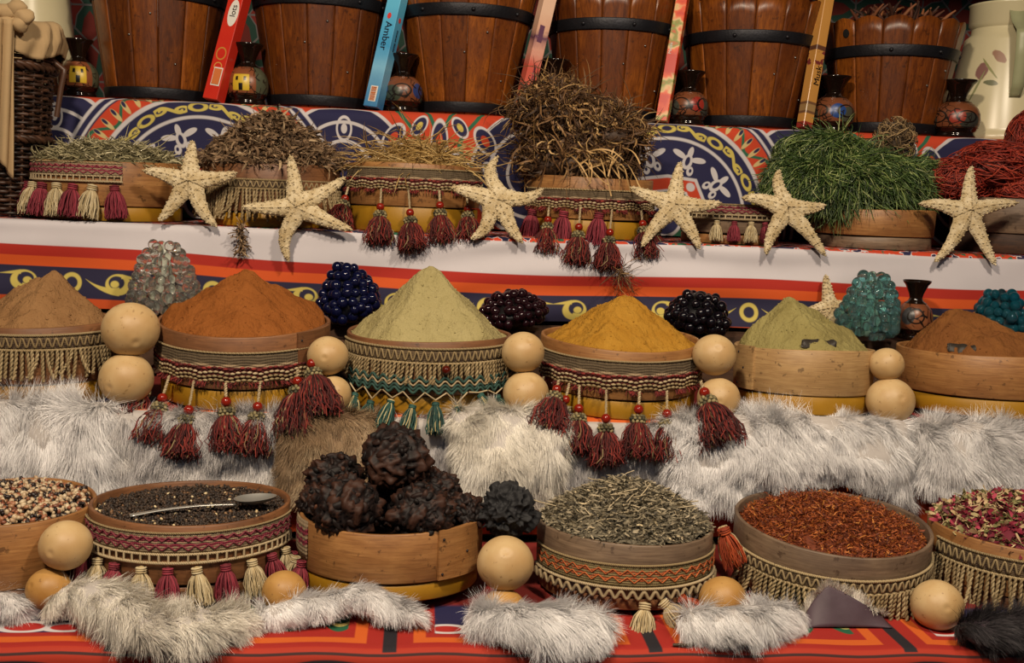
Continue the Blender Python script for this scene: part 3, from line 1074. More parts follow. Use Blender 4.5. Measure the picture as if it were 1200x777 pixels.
def sieve(label, cx, base_y, wpx, Yfront, zs, h, hb, wood, base='yellow_hoop', tilt=0.0, name='wooden_sieve', overlap=None, lift=0.0, group=None):
    """round bentwood sieve; returns (thing, radius, rim height)"""
    depth = (at(cx, base_y, Yfront) - EYE).dot(CAMROT @ Vector((0, 0, -1)))
    r = wpx / 2 / F_PX * depth
    r = r / (1 - r / depth * 1.0) if False else r * (1 + .5 * r / depth)
    c = at(cx, base_y, Yfront)
    d = ray(cx, base_y)
    x = EYE.x + d.x / d.y * (Yfront + r)
    lift += r * math.sin(abs(math.radians(tilt)))
    t = thing(name, label, 'sieve', (x, Yfront + r, zs + .001 + lift), (math.radians(tilt), 0, 0), group or 'round bentwood sieves on the stand')
    sd = int(cx) + 3
    if hb > 0:
        link('base_hoop', mesh('base_hoop', *ring_mesh(r * .965, r * .965, 0, hb - .002, seed=sd)), MAT[base], t)
    link('hoop', mesh('hoop', *ring_mesh(r * .99, r, hb, h, seed=sd)), MAT[wood], t)
    V, Fq = revolve([(0.0005, hb + .004), (r * .97, hb + .004), (r * .97, hb + .007), (.0005, hb + .007)], 40)
    link('mesh_bottom', mesh('mesh_bottom', V, Fq), MAT['sieve_floor'], t)
    if overlap is not None:
        p0, p1 = overlap
        n = 14
        p = np.radians(np.linspace(p0, p1, n)); zz = np.linspace(hb + .002, h + .001, 4)
        def gr(rad): return np.stack([np.broadcast_to(rad * np.sin(p), (4, n)), np.broadcast_to(-rad * np.cos(p), (4, n)), np.broadcast_to(zz[:, None], (4, n))], -1)
        ov = link('overlap_strip', mesh('overlap_strip', *slab(gr(r + .0040), gr(r - .001)), False), MAT[wood], t)
        for pp, z_ in ((p0 + 2.5, hb + .01), (p0 + 3, h - .012), ((p0 + p1) / 2, (h + hb) / 2)):
            q = math.radians(pp)
            link('nail', mesh('nail', ico(1)[0] * .0022, ico(1)[1]), MAT['iron'], ov, ((r + .004) * math.sin(q), -(r + .004) * math.cos(q), z_))
    t['_r'] = r
    return t, r, h


def sieve_xy(t): return t.location.x, t.location.y, t.location.z


def trim_fringe(t, r, ztop, p0, p1, L=.045, w=.020, cord='cord_tan'):
    band_mesh(t, r, ztop - w, ztop, p0, p1, MAT['trim_fringe'])
    edge_cord(t, r + .003, ztop, p0, p1, .0022, MAT[cord])
    edge_cord(t, r + .003, ztop - w, p0, p1, .0022, MAT[cord])
    zigzag(t, r + .0038, ztop - w * .82, ztop - w * .18, p0, p1, .0125, .0018, MAT[cord], soft=True)
    rope_fringe(t, r + .0008, ztop - w, L, p0, p1, MAT[cord])


def trim_bead(t, r, ztop, p0, p1, n=5, phis=None, w=.036, big=(), swing=21, fwd=34):
    band_mesh(t, r, ztop - w, ztop, p0, p1, MAT['trim_bead'], wave=.008, wl=.046)
    edge_cord(t, r + .003, ztop, p0, p1, .0018, MAT['cord_tan'])
    for k, zz in enumerate((.50, .64, .78, .90)):
        # chain of little oblong stitches
        m = int((p1 - p0) * PI / 180 * r / .0085)
        pp = np.radians(np.linspace(p0 + 1, p1 - 1, m) + (k % 2) * .8)
        stg = .004 * np.abs(np.sin(pp * r / .046 * PI))
        T = np.stack([(r + .0042) * np.sin(pp), -(r + .0042) * np.cos(pp), ztop - w * zz - .003 + stg], -1)
        R = np.zeros((m, 3, 3)); R[:, 0, 0] = np.cos(pp); R[:, 0, 1] = -np.sin(pp); R[:, 1, 0] = np.sin(pp); R[:, 1, 1] = np.cos(pp); R[:, 2, 2] = 1
        V, Fq, rn = scatter(ico(1), T, (.0050, .0020, .0024), R)
        setp(G().add(V, Fq, rnd=rn).build('chain_stitch', MAT['cord_cream' if k == 1 else 'cord_maroon' if k == 0 else 'cord_tan'], t), kind='stuff')
    step = math.degrees(.046 / r)
    puffs(t, r, ztop - w + .002, p0, p1, step, MAT['cord_maroon'])
    phis = phis if phis is not None else np.linspace(p0 + 8, p1 - 8, n)
    for i, ph in enumerate(phis):
        tassel(t, 'red_big' if i in big else 'red', r + .009, ztop - w, ph, random.uniform(-6, 6), swing + random.uniform(-3, 3), 1.0, i % 3, fwd)


def trim_pink(t, r, ztop, p0, p1, phis, w=.030, L=1.0):
    band_mesh(t, r, ztop - w * .72, ztop, p0, p1, MAT['trim_pink'])
    for zz in (.12, .42):
        zigzag(t, r + .0036, ztop - w * (zz + .16), ztop - w * zz, p0, p1, .017, .0014, MAT['cord_rose'], 'rose_chain')
    edge_cord(t, r + .003, ztop, p0, p1, .0016, MAT['cord_tan'])
    edge_cord(t, r + .003, ztop - w * .72, p0, p1, .0018, MAT['cord_cream'])
    edge_cord(t, r + .004, ztop - w, p0, p1, .0022, MAT['cord_cream'], 'loop_cord')
    m = int((p1 - p0) * PI / 180 * r / .012)
    pp = np.linspace(p0 + 1, p1 - 1, m)
    P = np.stack([arcpts(r + .004, z_, p0 + 1, p1 - 1, m) for z_ in np.linspace(ztop - w, ztop - w * .72, 4)], 1)
    V, Fq, rn = tubes(P, .0018, 4)
    setp(G().add(V, Fq, rnd=rn).build('loop_bars', MAT['cord_cream'], t), kind='stuff')
    for i, ph in enumerate(phis):
        tassel(t, 'pink' if i % 2 else 'cream', r + .006, ztop - w, ph, random.uniform(-12, 12), random.uniform(4, 10), L, i % 3)


# ------------------------------------------------------------------ contents
def polar(n, R):
    rho = R * np.sqrt(rng.random(n)); th = rng.random(n) * 2 * PI
    return rho, th


def mound_z(rho, R, h, p): return h * (1 - (rho / R) ** p)


def mound(t, r, z0, h, p, nr=24, na=64, rough=.0, seed=3):
    rho = np.linspace(0.0008, r, nr)[:, None] * np.ones((1, na)); th = (np.arange(na) * 2 * PI / na)[None] * np.ones((nr, 1))
    V = np.stack([rho * np.cos(th), rho * np.sin(th), z0 + mound_z(rho, r, h, p)], -1)
    if rough: V[:, :, 2] += rough * wob(V[:, :, :2], 60, seed)
    return V.reshape(-1, 3), gridfaces(nr, na, True)


def content(name, label, cat, t, g, mat, kind='stuff', smooth=True):
    o = g.build(name, mat, None, smooth)
    o.location = t.location
    o.rotation_euler = t.rotation_euler
    return setp(o, label, cat, None, kind)


def powder(label, t, r, z0, h, mat, seed, facets=6, shiftx=0.0, flat=.06, patch=None):
    nr, na = 90, 180
    q = np.linspace(.002, 1, nr)[:, None] * np.ones((1, na)); th = (np.arange(na) * 2 * PI / na)[None] * np.ones((nr, 1))
    rs = np.random.default_rng(seed)
    fa = np.sort(rs.random(facets) * .5 + np.arange(facets)) * 2 * PI / facets + rs.random() * 6
    cosm = np.max(np.cos(th[..., None] - fa), -1)
    k = .28 + .72 * cosm / cosm.mean()
    R = r - .008
    qq = np.minimum(q * k, 1.0)
    prof = np.sqrt(qq ** 2 + flat ** 2) - flat
    prof = prof / (math.sqrt(1 + flat ** 2) - flat)
    z = h * (1 - prof ** .93)
    edge = np.clip((1 - q) / .12, 0, 1)
    x = q * R * np.cos(th) + shiftx * (1 - q); y = q * R * np.sin(th)
    nz = wob(np.stack([x, y], -1), 55, seed) * .0045 + wob(np.stack([x, y], -1), 190, seed + 1) * .0022 - .0035 * np.clip(wob(np.stack([x, y], -1), 95, seed + 2) - .25, 0, 1)
    z = z * (.25 + .75 * edge ** .3) * 1.0 + nz * edge
    g = G()
    g.add(np.stack([x, y, z0 + z], -1), gridfaces(nr, na, True))
    n = 420
    qi = rs.random(n) ** .5; ti = rs.random(n) * 2 * PI
    jj = (ti / (2 * PI) * na).astype(int) % na; ii = np.clip((qi * nr).astype(int), 0, nr - 1)
    T = np.stack([x[ii, jj], y[ii, jj], z0 + z[ii, jj]], -1)
    v, f, _ = scatter(ico(1), T, rs.random(n) ** 3 * .0018 + .0006)
    g.add(v, f)
    return content('spice_powder', label, 'spice', t, g, mat)


# ------------------------------------------------------------------ tier C: spices, gourds, glass grapes
YC = E_C + .006
c1, r1, _ = sieve('rope-fringed sieve with tan powder at the left edge', 50, 475, 182, YC, Z_C, .128, .036, 'hoop_red')
trim_fringe(c1, r1, .116, -80, 80, .046, .024)
c2, r2, _ = sieve('bead-tasselled sieve heaped with orange powder', 287, 480, 202, YC, Z_C, .124, .036, 'hoop_red', tilt=4, overlap=(44, 80))
trim_bead(c2, r2, .098, -82, 84, w=.050, phis=(-64, -42, -22, -2, 18, 60), big=())
tassel(c2, 'red_big', r2 + .018, .066, 40, 4, 26, 1.0, None, 22)
tassel(c2, 'red_big', r2 + .024, .094, 47, -6, 24, 1.0, None, 22)
c3, r3, _ = sieve('green-tasselled rope-fringed sieve heaped with pale green powder', 501, 482, 198, YC, Z_C, .122, .034, 'hoop_red')
trim_fringe(c3, r3, .112, -80, 80, .034, .024, 'cord_tan')
c4, r4, _ = sieve('bead-tasselled sieve heaped with mustard yellow powder', 722, 487, 192, YC, Z_C, .118, .034, 'hoop', tilt=2)
trim_bead(c4, r4, .100, -84, 84, w=.050, phis=(-70, -36, -18, 3, 22, 60), big=(0,))
tassel(c4, 'red_big', r4 + .032, .066, 42, -4, 36, 1.1, None, 20)
tassel(c4, 'red_big', r4 + .030, .060, -46, 6, 36, .95, None, 24)
tassel(c4, 'red', r4 + .016, .054, -42, 0, 18, .95)
c5, r5, _ = sieve('plain pale sieve with olive powder and no trim', 937, 488, 164, YC, Z_C, .110, .033, 'hoop_pale', tilt=-3.5, overlap=(-84, -62))
c6, r6, _ = sieve('plain amber sieve with brown powder at the right edge', 1148, 494, 205, YC, Z_C, .108, .033, 'hoop', tilt=-3, overlap=(40, 70))

# green double scalloped cord and tassels on the third sieve
gz = .062
for k, dz in enumerate((0, -.006, -.012, -.018)):
    zigzag(c3, r3 + .008 + .001 * k, gz + dz - .004, gz + dz + .004, -62, 66, .021, .0026 if k != 1 else .0018, MAT['cord_green' if k != 1 else 'cord_cream'], 'scalloped_cord', True)
gph = [-66, -50, -36, -22, -9, 4, 17, 31, 45, 60]
for i, ph in enumerate(gph):
    zt = .024 + .006 * (i % 2) + (.010 if i in (0, 7, 8, 9) else 0)
    tassel(c3, 'green', r3 + .015, zt, ph, (8, -4, 10, 14, 12, 0, -14, -34, -20, -8)[i], 26, 1.0, i % 3, 26)
    for sgn in (-1, 1):
        a = np.linspace(0, 1, 9)
        pp = np.radians(ph + sgn * 6.5 * a); zz = zt + (gz - .020 - zt) * a
        V, Fq, rn = tubes(np.stack([(r3 + .014) * np.sin(pp), -(r3 + .014) * np.cos(pp), zz], -1), .0014, 4)
        G().add(V, Fq, rnd=rn).build('lattice_cord', MAT['cord_cream'], c3)
link('bead', mesh('bead', ico(3)[0] * .0075, ico(3)[1]), MAT['brown_bead'], c3, ((r3 + .014) * math.sin(.17), -(r3 + .014) * math.cos(.17), .080))

powder('tan spice powder heaped in the sieve at the left edge', c1, r1, .116, .090, MAT['p_tan'], 3, 5, .018, .14)
powder('orange spice powder cone in the bead-tasselled sieve', c2, r2, .116, .092, MAT['p_orange'], 8, 4, .000, .08)
powder('pale green powder, tallest cone, in the green-tasselled sieve', c3, r3, .117, .121, MAT['p_green'], 15, 5, -.004, .07)
powder('mustard yellow powder cone in the bead-tasselled sieve', c4, r4, .110, .085, MAT['p_mustard'], 21, 5, .004, .14)
powder('olive powder cone in the plain pale sieve', c5, r5, .105, .090, MAT['p_olive'], 33, 4, -.034, .09)
powder('brown spice powder heaped in the sieve at the right edge', c6, r6, .101, .080, MAT['p_brown'], 41, 5, -.070, .15)


def gourd(label, px, py, rpx, Y, z=None, mat='gourd', cat='gourd', squash=.96, group='round dried gourds between the sieves', seed=0):
    c = at(px, py, Y)
    r = rpx / F_PX * (c - EYE).dot(CAMROT @ Vector((0, 0, -1)))
    if z is not None: c.z = z + r * squash
    V, Fq = ico(5)
    V = V.copy()
    rs = np.random.default_rng(int(px * 7 + py))
    V *= (1 + .018 * wob(V, 1.6, int(px + py)))[:, None]
    ax = norm(rs.normal(size=3) * .5 + np.array([0, -1, .4]))
    dt = np.arccos(np.clip(norm(V) @ ax, -1, 1))
    V *= (1 - .035 * np.exp(-(dt / .10) ** 2) + .012 * np.exp(-((dt - .2) / .08) ** 2))[:, None]
    V = V * r * np.array([1, 1, squash])
    o = link('gourd', mesh('gourd', V, Fq), MAT[mat])
    o.location = c
    return setp(o, label, cat, group), r, c


# pairs of stacked gourds on tier C: (x, y, r) of the lower, of the upper
pairs = [((148, 444, 31), (153, 386, 33), 'between the tan and the orange powder sieves'),
         ((390, 462, 22), (384, 417, 24), 'between the orange and the pale green powder sieves'),
         ((616, 461, 27), (613, 413, 25), 'between the pale green and the mustard powder sieves'),
         ((842, 467, 25), (837, 416, 25), 'between the mustard and the olive powder sieves'),
         ((1043, 470, 28), (1039, 427, 20), 'between the olive and the brown powder sieves')]
for i, (lo, up, wh) in enumerate(pairs):
    Yl = E_C + .030
    _, rl, cl = gourd('lower gourd of the stacked pair ' + wh, *lo, Yl, None)
    gourd('upper gourd of the stacked pair ' + wh, *up, Yl + .012)


def grapes(label, px, py_base, py_top, wpx, Y, mat, br, lean=0.0, seed=1, shape='cone', core='#151515', tiltx=0.0):
    b = at(px, py_base, Y)
    top = at(px, py_top, Y)
    b.z = Z_L + .006
    H = top.z - b.z
    dep = (b - EYE).dot(CAMROT @ Vector((0, 0, -1)))
    R = wpx / 2 / F_PX * dep - br
    t = thing('glass_grapes', label, 'glass grapes', (b.x, Y, b.z), (math.radians(tiltx), math.radians(lean), 0), 'glass bead grape clusters behind the sieves')
    rs = np.random.default_rng(seed)
    me = mesh('bead', *ico(3)); me.materials.append(MAT[mat])
    g = G()
    zs = np.arange(br, H - br * .6, br * 1.42)
    def rad(f):
        return R * (np.sin(min(1, f / .28) * PI / 2) * .25 + .75) * (1 - max(0, (f - .28) / .72) ** 1.5 * .82)
    prof = [(.0005, 0)] + [(max(.001, (rad(f) - br * .4) * (.38 if mat in ('bead_clear', 'bead_aqua') else 1.0)), f * H * .94) for f in np.linspace(0.02, 1, 12)] + [(.0005, H * .95)]
    V, Fq = revolve(prof, 20)
    link('core', mesh('core', V, Fq), MAT['core_' + mat], t)
    for k, z in enumerate(zs):
        f = z / H
        rr = rad(f)
        n = max(1, int(2 * PI * rr / (br * 1.75)))
        if rr < br * .9: n = 2 if k < len(zs) - 1 else 1
        off_ = rs.random()
        for j in range(n):
            a = 2 * PI * (j + off_) / n + rs.normal() * .08
            s = br * rs.uniform(.82, 1.10)
            q = rr * (1 + rs.normal() * .05)
            if n <= 2: q = br * .5 * (n - 1)
            o = link('bead', me, None, t, (q * math.cos(a), q * math.sin(a), z + rs.normal() * br * .22), scale=(s, s, s * 1.05))
    return t


for nm, c in (('bead_clear', '#a0a296'), ('bead_navy', '#05060f'), ('bead_plum', '#0a0406'), ('bead_black', '#060408'), ('bead_aqua', '#7a9c90'), ('bead_teal', '#06222a')):
    MAT['core_' + nm] = plain('core_' + nm, c, None, rough=.4)
YG = 2.066
grapes('clear glass grape cluster left of the orange powder', 193, 374, 279, 84, YG, 'bead_clear', .0105, 0, 1)
grapes('navy glass grape cluster between the orange and pale green powders', 410, 398, 309, 80, YG, 'bead_navy', .0105, -6, 2)
grapes('plum glass grape cluster right of the pale green powder', 600, 398, 338, 86, YG, 'bead_plum', .0088, -8, 3)
grapes('black glass grape cluster right of the mustard powder', 814, 402, 338, 80, YG, 'bead_black', .0098, 6, 4)
grapes('tall aqua glass grape cluster right of the olive powder', 1014, 408, 314, 78, YG - .04, 'bead_aqua', .0108, 2, 5)
grapes('dark teal glass grape cluster behind the brown powder', 1168, 400, 335, 70, YG, 'bead_teal', .0108, 0, 6)


# ------------------------------------------------------------------ starfish
def starfish(label, cpx, tips, Y, lean=.22, w0=.0155, thick=.013, seed=1):
    p0 = at(cpx[0], cpx[1], Y)
    e1 = Vector((1, 0, 0)); e2 = Vector((0, lean, 1)).normalized(); n = e1.cross(e2)   # n faces the viewer
    T = []
    for (a, b) in tips:
        q = onplane(a, b, p0, n) - p0
        T.append((q.dot(e1), q.dot(e2)))
    T.sort(key=lambda q: math.atan2(q[1], q[0]))
    T = np.array(T)
    rs = np.random.default_rng(seed)
    K = 9
    m = 26
    outl, skel, hh = [], [], []
    ang = np.arctan2(T[:, 1], T[:, 0])
    for i in range(5):
        L = np.linalg.norm(T[i]); d = T[i] / L; nn = np.array([-d[1], d[0]])
        bend = rs.normal() * .05 * L
        prev = (ang[i] - ang[i - 1]) % (2 * PI) / 2; nxt = (ang[(i + 1) % 5] - ang[i]) % (2 * PI) / 2
        for side, ha in ((-1, prev), (1, nxt)):
            s0 = min(.5, w0 / math.tan(max(.35, ha)) / L)
            ss = np.linspace(s0, 1, m)
            if side == 1: ss = ss[::-1]
            q = (ss - s0) / (1 - s0)
            w = w0 * (1 - .66 * q ** .9) * np.sqrt(np.clip(1 - q ** 10, 0, 1)) * (1 + .04 * np.sin(q * 30 + rs.random() * 6))
            cen = d[None] * (L * ss)[:, None] + nn[None] * (bend * np.sin(q * PI))[:, None]
            outl.append(cen + side * nn[None] * w[:, None])
            sk = d[None] * (L * q * .985)[:, None] + nn[None] * (bend * np.sin(q * PI))[:, None]
            skel.append(sk)
            hh.append(thick * (1 - .55 * q))
    outl = np.concatenate(outl); skel = np.concatenate(skel); hh = np.concatenate(hh)
    N = len(outl)
    qs = np.linspace(0, 1, K)
    rings = []
    for q in qs:
        xy = outl * (1 - q) + skel * q
        h = hh * np.sqrt(1 - (1 - q) ** 2) * (1 + .10 * (q > .9))
        rings.append(np.stack([xy[:, 0], -h, xy[:, 1]], -1))
    front = np.stack(rings)                   # (K,N,3) rising towards the viewer
    back = front.copy(); back[:, :, 1] *= -.35
    g = G()
    f = gridfaces(K, N, True)
    g.add(front.reshape(-1, 3), f)
    g.add(back.reshape(-1, 3), f[:, ::-1])
    # knobs: a row along each arm's ridge, rows along the edges, many small ones between
    idx = np.arange(N)
    pts = [front[K - 1, idx[::4]], front[4, idx[::5]], front[1, idx[::3]]]
    rv = rs.integers(0, K - 1, 260), rs.integers(0, N, 260)
    small = front[rv[0], rv[1]]
    big = np.concatenate(pts)
    v, fc, _ = scatter(ico(1), big, np.stack([np.full(len(big), .0017), np.full(len(big), .0040), np.full(len(big), .0017)], -1) * (.8 + .5 * rs.random((len(big), 1))), np.broadcast_to(np.eye(3), (len(big), 3, 3)))
    g.add(v, fc)
    v, fc, _ = scatter(ico(1), small, rs.random(260) * .0013 + .0007)
    g.add(v, fc)
    o = g.build('starfish', MAT['starfish'])
    o.location = p0
    o.rotation_euler = (-math.atan(lean), 0, 0)
    return setp(o, label, 'starfish', 'dried starfish propped along the shelf')


YS = E_B - .004
starfish('dried starfish in front of the pink-and-cream tasselled sieve', (222, 213), [(226, 165), (278, 203), (254, 266), (187, 259), (168, 200)], YS, .2, .0182, seed=1)
starfish('large dried starfish whose lowest arm hangs over the white border', (347, 243), [(340, 182), (405, 208), (413, 270), (338, 307), (284, 243)], YS - .018, .12, .0185, seed=2)
starfish('dried starfish between the straw sieve and the twig sieve', (583, 235), [(583, 183), (637, 222), (612, 285), (552, 281), (528, 220)], YS, .2, .0190, seed=3)
starfish('brownish dried starfish right of the twig sieve', (790, 240), [(797, 190), (845, 238), (820, 292), (752, 289), (738, 220)], YS, .2, .0185, seed=4)
starfish('dried starfish in front of the green grass heap', (921, 243), [(912, 199), (967, 241), (967, 300), (897, 298), (869, 232)], YS, .2, .0182, seed=5)
starfish('dried starfish in front of the red raffia at the right', (1135, 247), [(1138, 195), (1192, 238), (1166, 311), (1095, 307), (1077, 239)], YS, .2, .0185, seed=6)
starfish('small starfish half hidden behind the olive powder cone', (972, 360), [(967, 322), (1005, 356), (990, 395), (957, 397), (940, 366)], E_B - .035, .1, .0150, seed=7)

# ------------------------------------------------------------------ tier B
YB = E_B + .020
b1, q1, _ = sieve('pink-and-cream tasselled sieve beside the wicker hamper', 130, 258, 172, YB, Z_B, .118, .030, 'hoop')
trim_pink(b1, q1, .114, -84, 24, (-82, -66, -52, -38, -24, -10, 4, 18), .036, 1.25)
b2, q2, _ = sieve('rope-fringed sieve heaped with curled brown leaves', 318, 266, 164, YB, Z_B, .126, .030, 'hoop_red', overlap=(30, 60))
trim_fringe(b2, q2, .094, -80, 80, .062, .018)
b3, q3, _ = sieve('bead-tasselled sieve filled with golden straw', 484, 285, 158, YB, Z_B, .138, .052, 'hoop')
trim_bead(b3, q3, .128, -84, 84, phis=(-66, -26, -4, 20, 46), w=.044, swing=16)
b4, q4, _ = sieve('bead-tasselled sieve under the big heap of twigs', 688, 292, 150, YB, Z_B, .126, .040, 'hoop')
trim_bead(b4, q4, .100, -84, 84, phis=(-44, -16, 10, 40), w=.040, swing=16)
for ph in (-66, -30, 0, 66):
    tassel(b4, 'pink' if ph != 66 else 'red_big', q4 + .004, .062, ph, 4, 4, 1.3)
b5, q5, _ = sieve('small sieve with pink-and-cream tassels behind two starfish', 853, 300, 118, YB, Z_B, .082, .022, 'hoop_grey', base='hoop')
trim_pink(b5, q5, .082, -70, 34, (-30, -12, 6, 22), .030, .8)
b6, q6, _ = sieve('plain sieve under the green grass heap', 1019, 306, 142, YB, Z_B, .084, .028, 'hoop', base='hoop_grey')
b7, q7, _ = sieve('dark plain sieve of red raffia at the right edge', 1188, 310, 156, YB, Z_B, .118, .044, 'hoop_grey', base='dark_wood')


def heap_strands(n, R, z0, h, p, L, curl, grav, up=.35, spread=1.0, K=6, jit=.1, outward=.4, cz=0.0):
    rho, th = polar(n, R)
    z = z0 + mound_z(rho, R, h, p) + rng.normal(size=n) * cz
    root = np.stack([rho * np.cos(th), rho * np.sin(th), z], -1)
    a = rng.random(n) * 2 * PI
    d = np.stack([np.cos(a) * spread + outward * np.cos(th) * rho / R, np.sin(a) * spread + outward * np.sin(th) * rho / R, up + rng.normal(size=n) * .3], -1)
    return grow(root, d, L * (.6 + .8 * rng.random(n)), K, curl, grav, jit)


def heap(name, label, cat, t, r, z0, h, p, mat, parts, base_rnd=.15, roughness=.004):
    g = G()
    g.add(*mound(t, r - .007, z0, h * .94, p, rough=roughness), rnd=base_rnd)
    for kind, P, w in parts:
        V, Fq, rn = (ribbons if kind == 'r' else tubes)(P, w) if kind == 'r' else tubes(P, w, 3)
        g.add(V, Fq, rnd=rn)
    return content(name, label, cat, t, g, mat)


tp = np.array([.5, 1, 1, 1, .7, .1])
heap('dried_stalks', 'pale grey-green chopped stalks in the pink-and-cream tasselled sieve', 'dried herb', b1, q1, .116, .040, 2.2, MAT['straw_pale'],
     [('t', heap_strands(1500, q1 - .004, .117, .040, 2.2, .026, .25, .05, .15, cz=.003), tp * .0014),
      ('t', heap_strands(16, q1 * .8, .130, .030, 2.0, .07, .1, .0, .5), tp * .0012)])
heap('dried_leaves', 'curled brown dried leaves heaped beside the large starfish', 'dried leaves', b2, q2, .122, .105, 1.4, MAT['leaf_brown'],
     [('r', heap_strands(3200, q2 * 1.0, .124, .105, 1.4, .032, .8, .15, .15, cz=.005), tp * .0050),
      ('t', heap_strands(700, q2 * 1.05, .120, .105, 1.4, .045, .6, .1, .2), tp * .0009)])
heap('straw', 'golden straw stalks in the bead-tasselled sieve', 'straw', b3, q3, .132, .034, 1.4, MAT['straw'],
     [('t', heap_strands(520, q3 * .8, .136, .050, 1.2, .10, .16, .10, .12, outward=-.2, cz=.006), tp * .0013),
      ('t', heap_strands(40, q3 * .5, .150, .045, 1.3, .11, .25, .14, .5), tp * .0010)])
# big twig heap: a tall lumpy mound
g = G()
twp = [(-.03, 0, .155, .135, .125, .090), (-.085, 0, .255, .085, .09, .072), (.02, -.01, .205, .10, .10, .080)]
for k, (x, y, z, a, b, c) in enumerate(twp):
    V, Fq = ico(4)
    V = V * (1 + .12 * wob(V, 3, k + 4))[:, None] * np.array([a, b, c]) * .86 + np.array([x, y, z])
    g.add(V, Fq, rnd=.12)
    n = 1500
    S = norm(rng.normal(size=(n, 3))); S[:, 2] = np.abs(S[:, 2]) * np.where(rng.random(n) < .75, 1, -1)
    root = S * np.array([a, b, c]) * .9 + np.array([x, y, z])
    d = norm(rng.normal(size=(n, 3)) + S * .55)
    d = d - S * np.sum(d * S, 1, keepdims=True) * .6
    P = grow(root, d, .050 * (.5 + rng.random(n)), 7, .9, .06, .12)
    V, Fq, rn = ribbons(P, np.array([.6, 1, 1, 1, 1, .7, .2]) * .0036); g.add(V, Fq, rnd=rn)
    n = 260
    S = norm(rng.normal(size=(n, 3))); S[:, 2] = np.abs(S[:, 2])
    P = grow(S * np.array([a, b, c]) * .9 + np.array([x, y, z]), norm(rng.normal(size=(n, 3)) + S * .2), .075 * (.6 + rng.random(n)), 8, .6, .06, .1)
    V, Fq, rn = tubes(P, np.array([1, 1, 1, 1, 1, .8, .6, .2]) * .0011, 3); g.add(V, Fq, rnd=rn)
# wisps hanging over the front
n = 26
root = np.stack([rng.normal(size=n) * .03, -q4 * .9 + rng.normal(size=n) * .02, .15 + rng.random(n) * .03], -1)
P = grow(root, np.stack([rng.normal(size=n) * .5, -np.ones(n) * .8, rng.normal(size=n) * .4], -1), .09, 8, .4, .25, .1)
V, Fq, rn = ribbons(P, .0030, np.full(n, .97)); g.add(V, Fq, rnd=rn)
content('twig_heap', 'big tangled heap of dark brown dried twigs', 'dried twigs', b4, g, MAT['twig_brown'])

# wisp caught under the twig sieve's tassels, and a withered sprig hanging below the leaf sieve
wp = at(727, 318, E_B - .03)
n = 60
P = grow(np.array(wp)[None] + rng.normal(size=(n, 3)) * .004, np.stack([.3 + rng.normal(size=n) * .5, -.2 + rng.normal(size=n) * .3, -.5 + rng.normal(size=n) * .5], -1), .045 * (.5 + rng.random(n)), 5, .4, .1)
V, Fq, rn = tubes(P, .0006, 3)
setp(G().add(V, Fq, rnd=rn).build('dry_wisp', MAT['twig_brown']), 'thin dry wisp caught below the twig sieve tassels', 'dry grass')
wp = at(284, 262, E_B - .010)
n = 150
z = np.linspace(0, -.055, n)
root = np.array(wp)[None] + np.stack([.004 * np.sin(z * 120), -.012 + 0 * z, z], -1)
P = grow(root, rng.normal(size=(n, 3)) + np.array([0, -.5, -.6]), .018 * (.5 + rng.random(n)), 5, .9, .1)
V, Fq, rn = ribbons(P, .0026)
g = G().add(V, Fq, rnd=rn)
V, Fq, rn = tubes(np.stack([root[::10]]), .0016, 4); g.add(V, Fq, rnd=rn)
setp(g.build('withered_sprig', MAT['leaf_brown']), 'withered brown sprig dangling in front of the white border', 'dried plant')

def wrap(g, c, rad, n, L, w, flow=None, rough=.12, K=10, curl=.35):
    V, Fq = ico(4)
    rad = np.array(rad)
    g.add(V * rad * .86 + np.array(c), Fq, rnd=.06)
    S = norm(rng.normal(size=(n, 3)))
    S[:, 2] = np.where(S[:, 2] < -.45, -S[:, 2], S[:, 2])
    d = rng.normal(size=(n, 3)) if flow is None else np.array(flow) + rng.normal(size=(n, 3)) * .45
    d = norm(d - S * np.sum(d * S, 1, keepdims=True))
    P = grow(S, d, L / rad.mean() * (.6 + .7 * rng.random(n)), K, curl, .0, .05)
    ln = np.linalg.norm(P, axis=2, keepdims=True)
    lay = .90 + rough * rng.random((n, 1, 1)) + rough * 1.1 * rng.random((n, 1, 1)) * np.sin(np.linspace(0, PI, K))[None, :, None]
    P = P / ln * lay
    V, Fq, rn = tubes(P * rad + np.array(c), np.linspace(1, .5, K) * w, 3)
    g.add(V, Fq, rnd=rn)


# green grass heap in lobes
def lobe(g, c, rad, n, L, w, flow=(0, -.1, -1), seed=0, up=.10):
    wrap(g, c, np.array(rad) * 1.02, n // 3, L * 1.2, w, flow, .10, 8, .2)
    V, Fq = ico(4)
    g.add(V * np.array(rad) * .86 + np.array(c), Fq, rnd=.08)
    S = norm(rng.normal(size=(n, 3)))
    S[:, 2] = np.where(S[:, 2] < -.5, -S[:, 2], S[:, 2])
    S[:, 1] = np.where((S[:, 1] > .35) & (rng.random(n) < .6), -S[:, 1], S[:, 1])
    root = S * np.array(rad) * .88 + np.array(c)
    fl = np.array(flow) + .25 * np.stack([wob(S * 2, 2, seed + 1), wob(S * 2, 2, seed + 2), 0 * S[:, 0]], -1) * 2
    tang = fl - S * np.sum(fl * S, 1, keepdims=True)
    d = tang + S * up + rng.normal(size=(n, 3)) * .12
    P = grow(root, d, L * (.5 + .7 * rng.random(n)), 6, .25, .08, .06)
    V, Fq, rn = tubes(P, np.array([.7, 1, 1, .9, .7, .15]) * w, 3)
    g.add(V, Fq, rnd=rn)


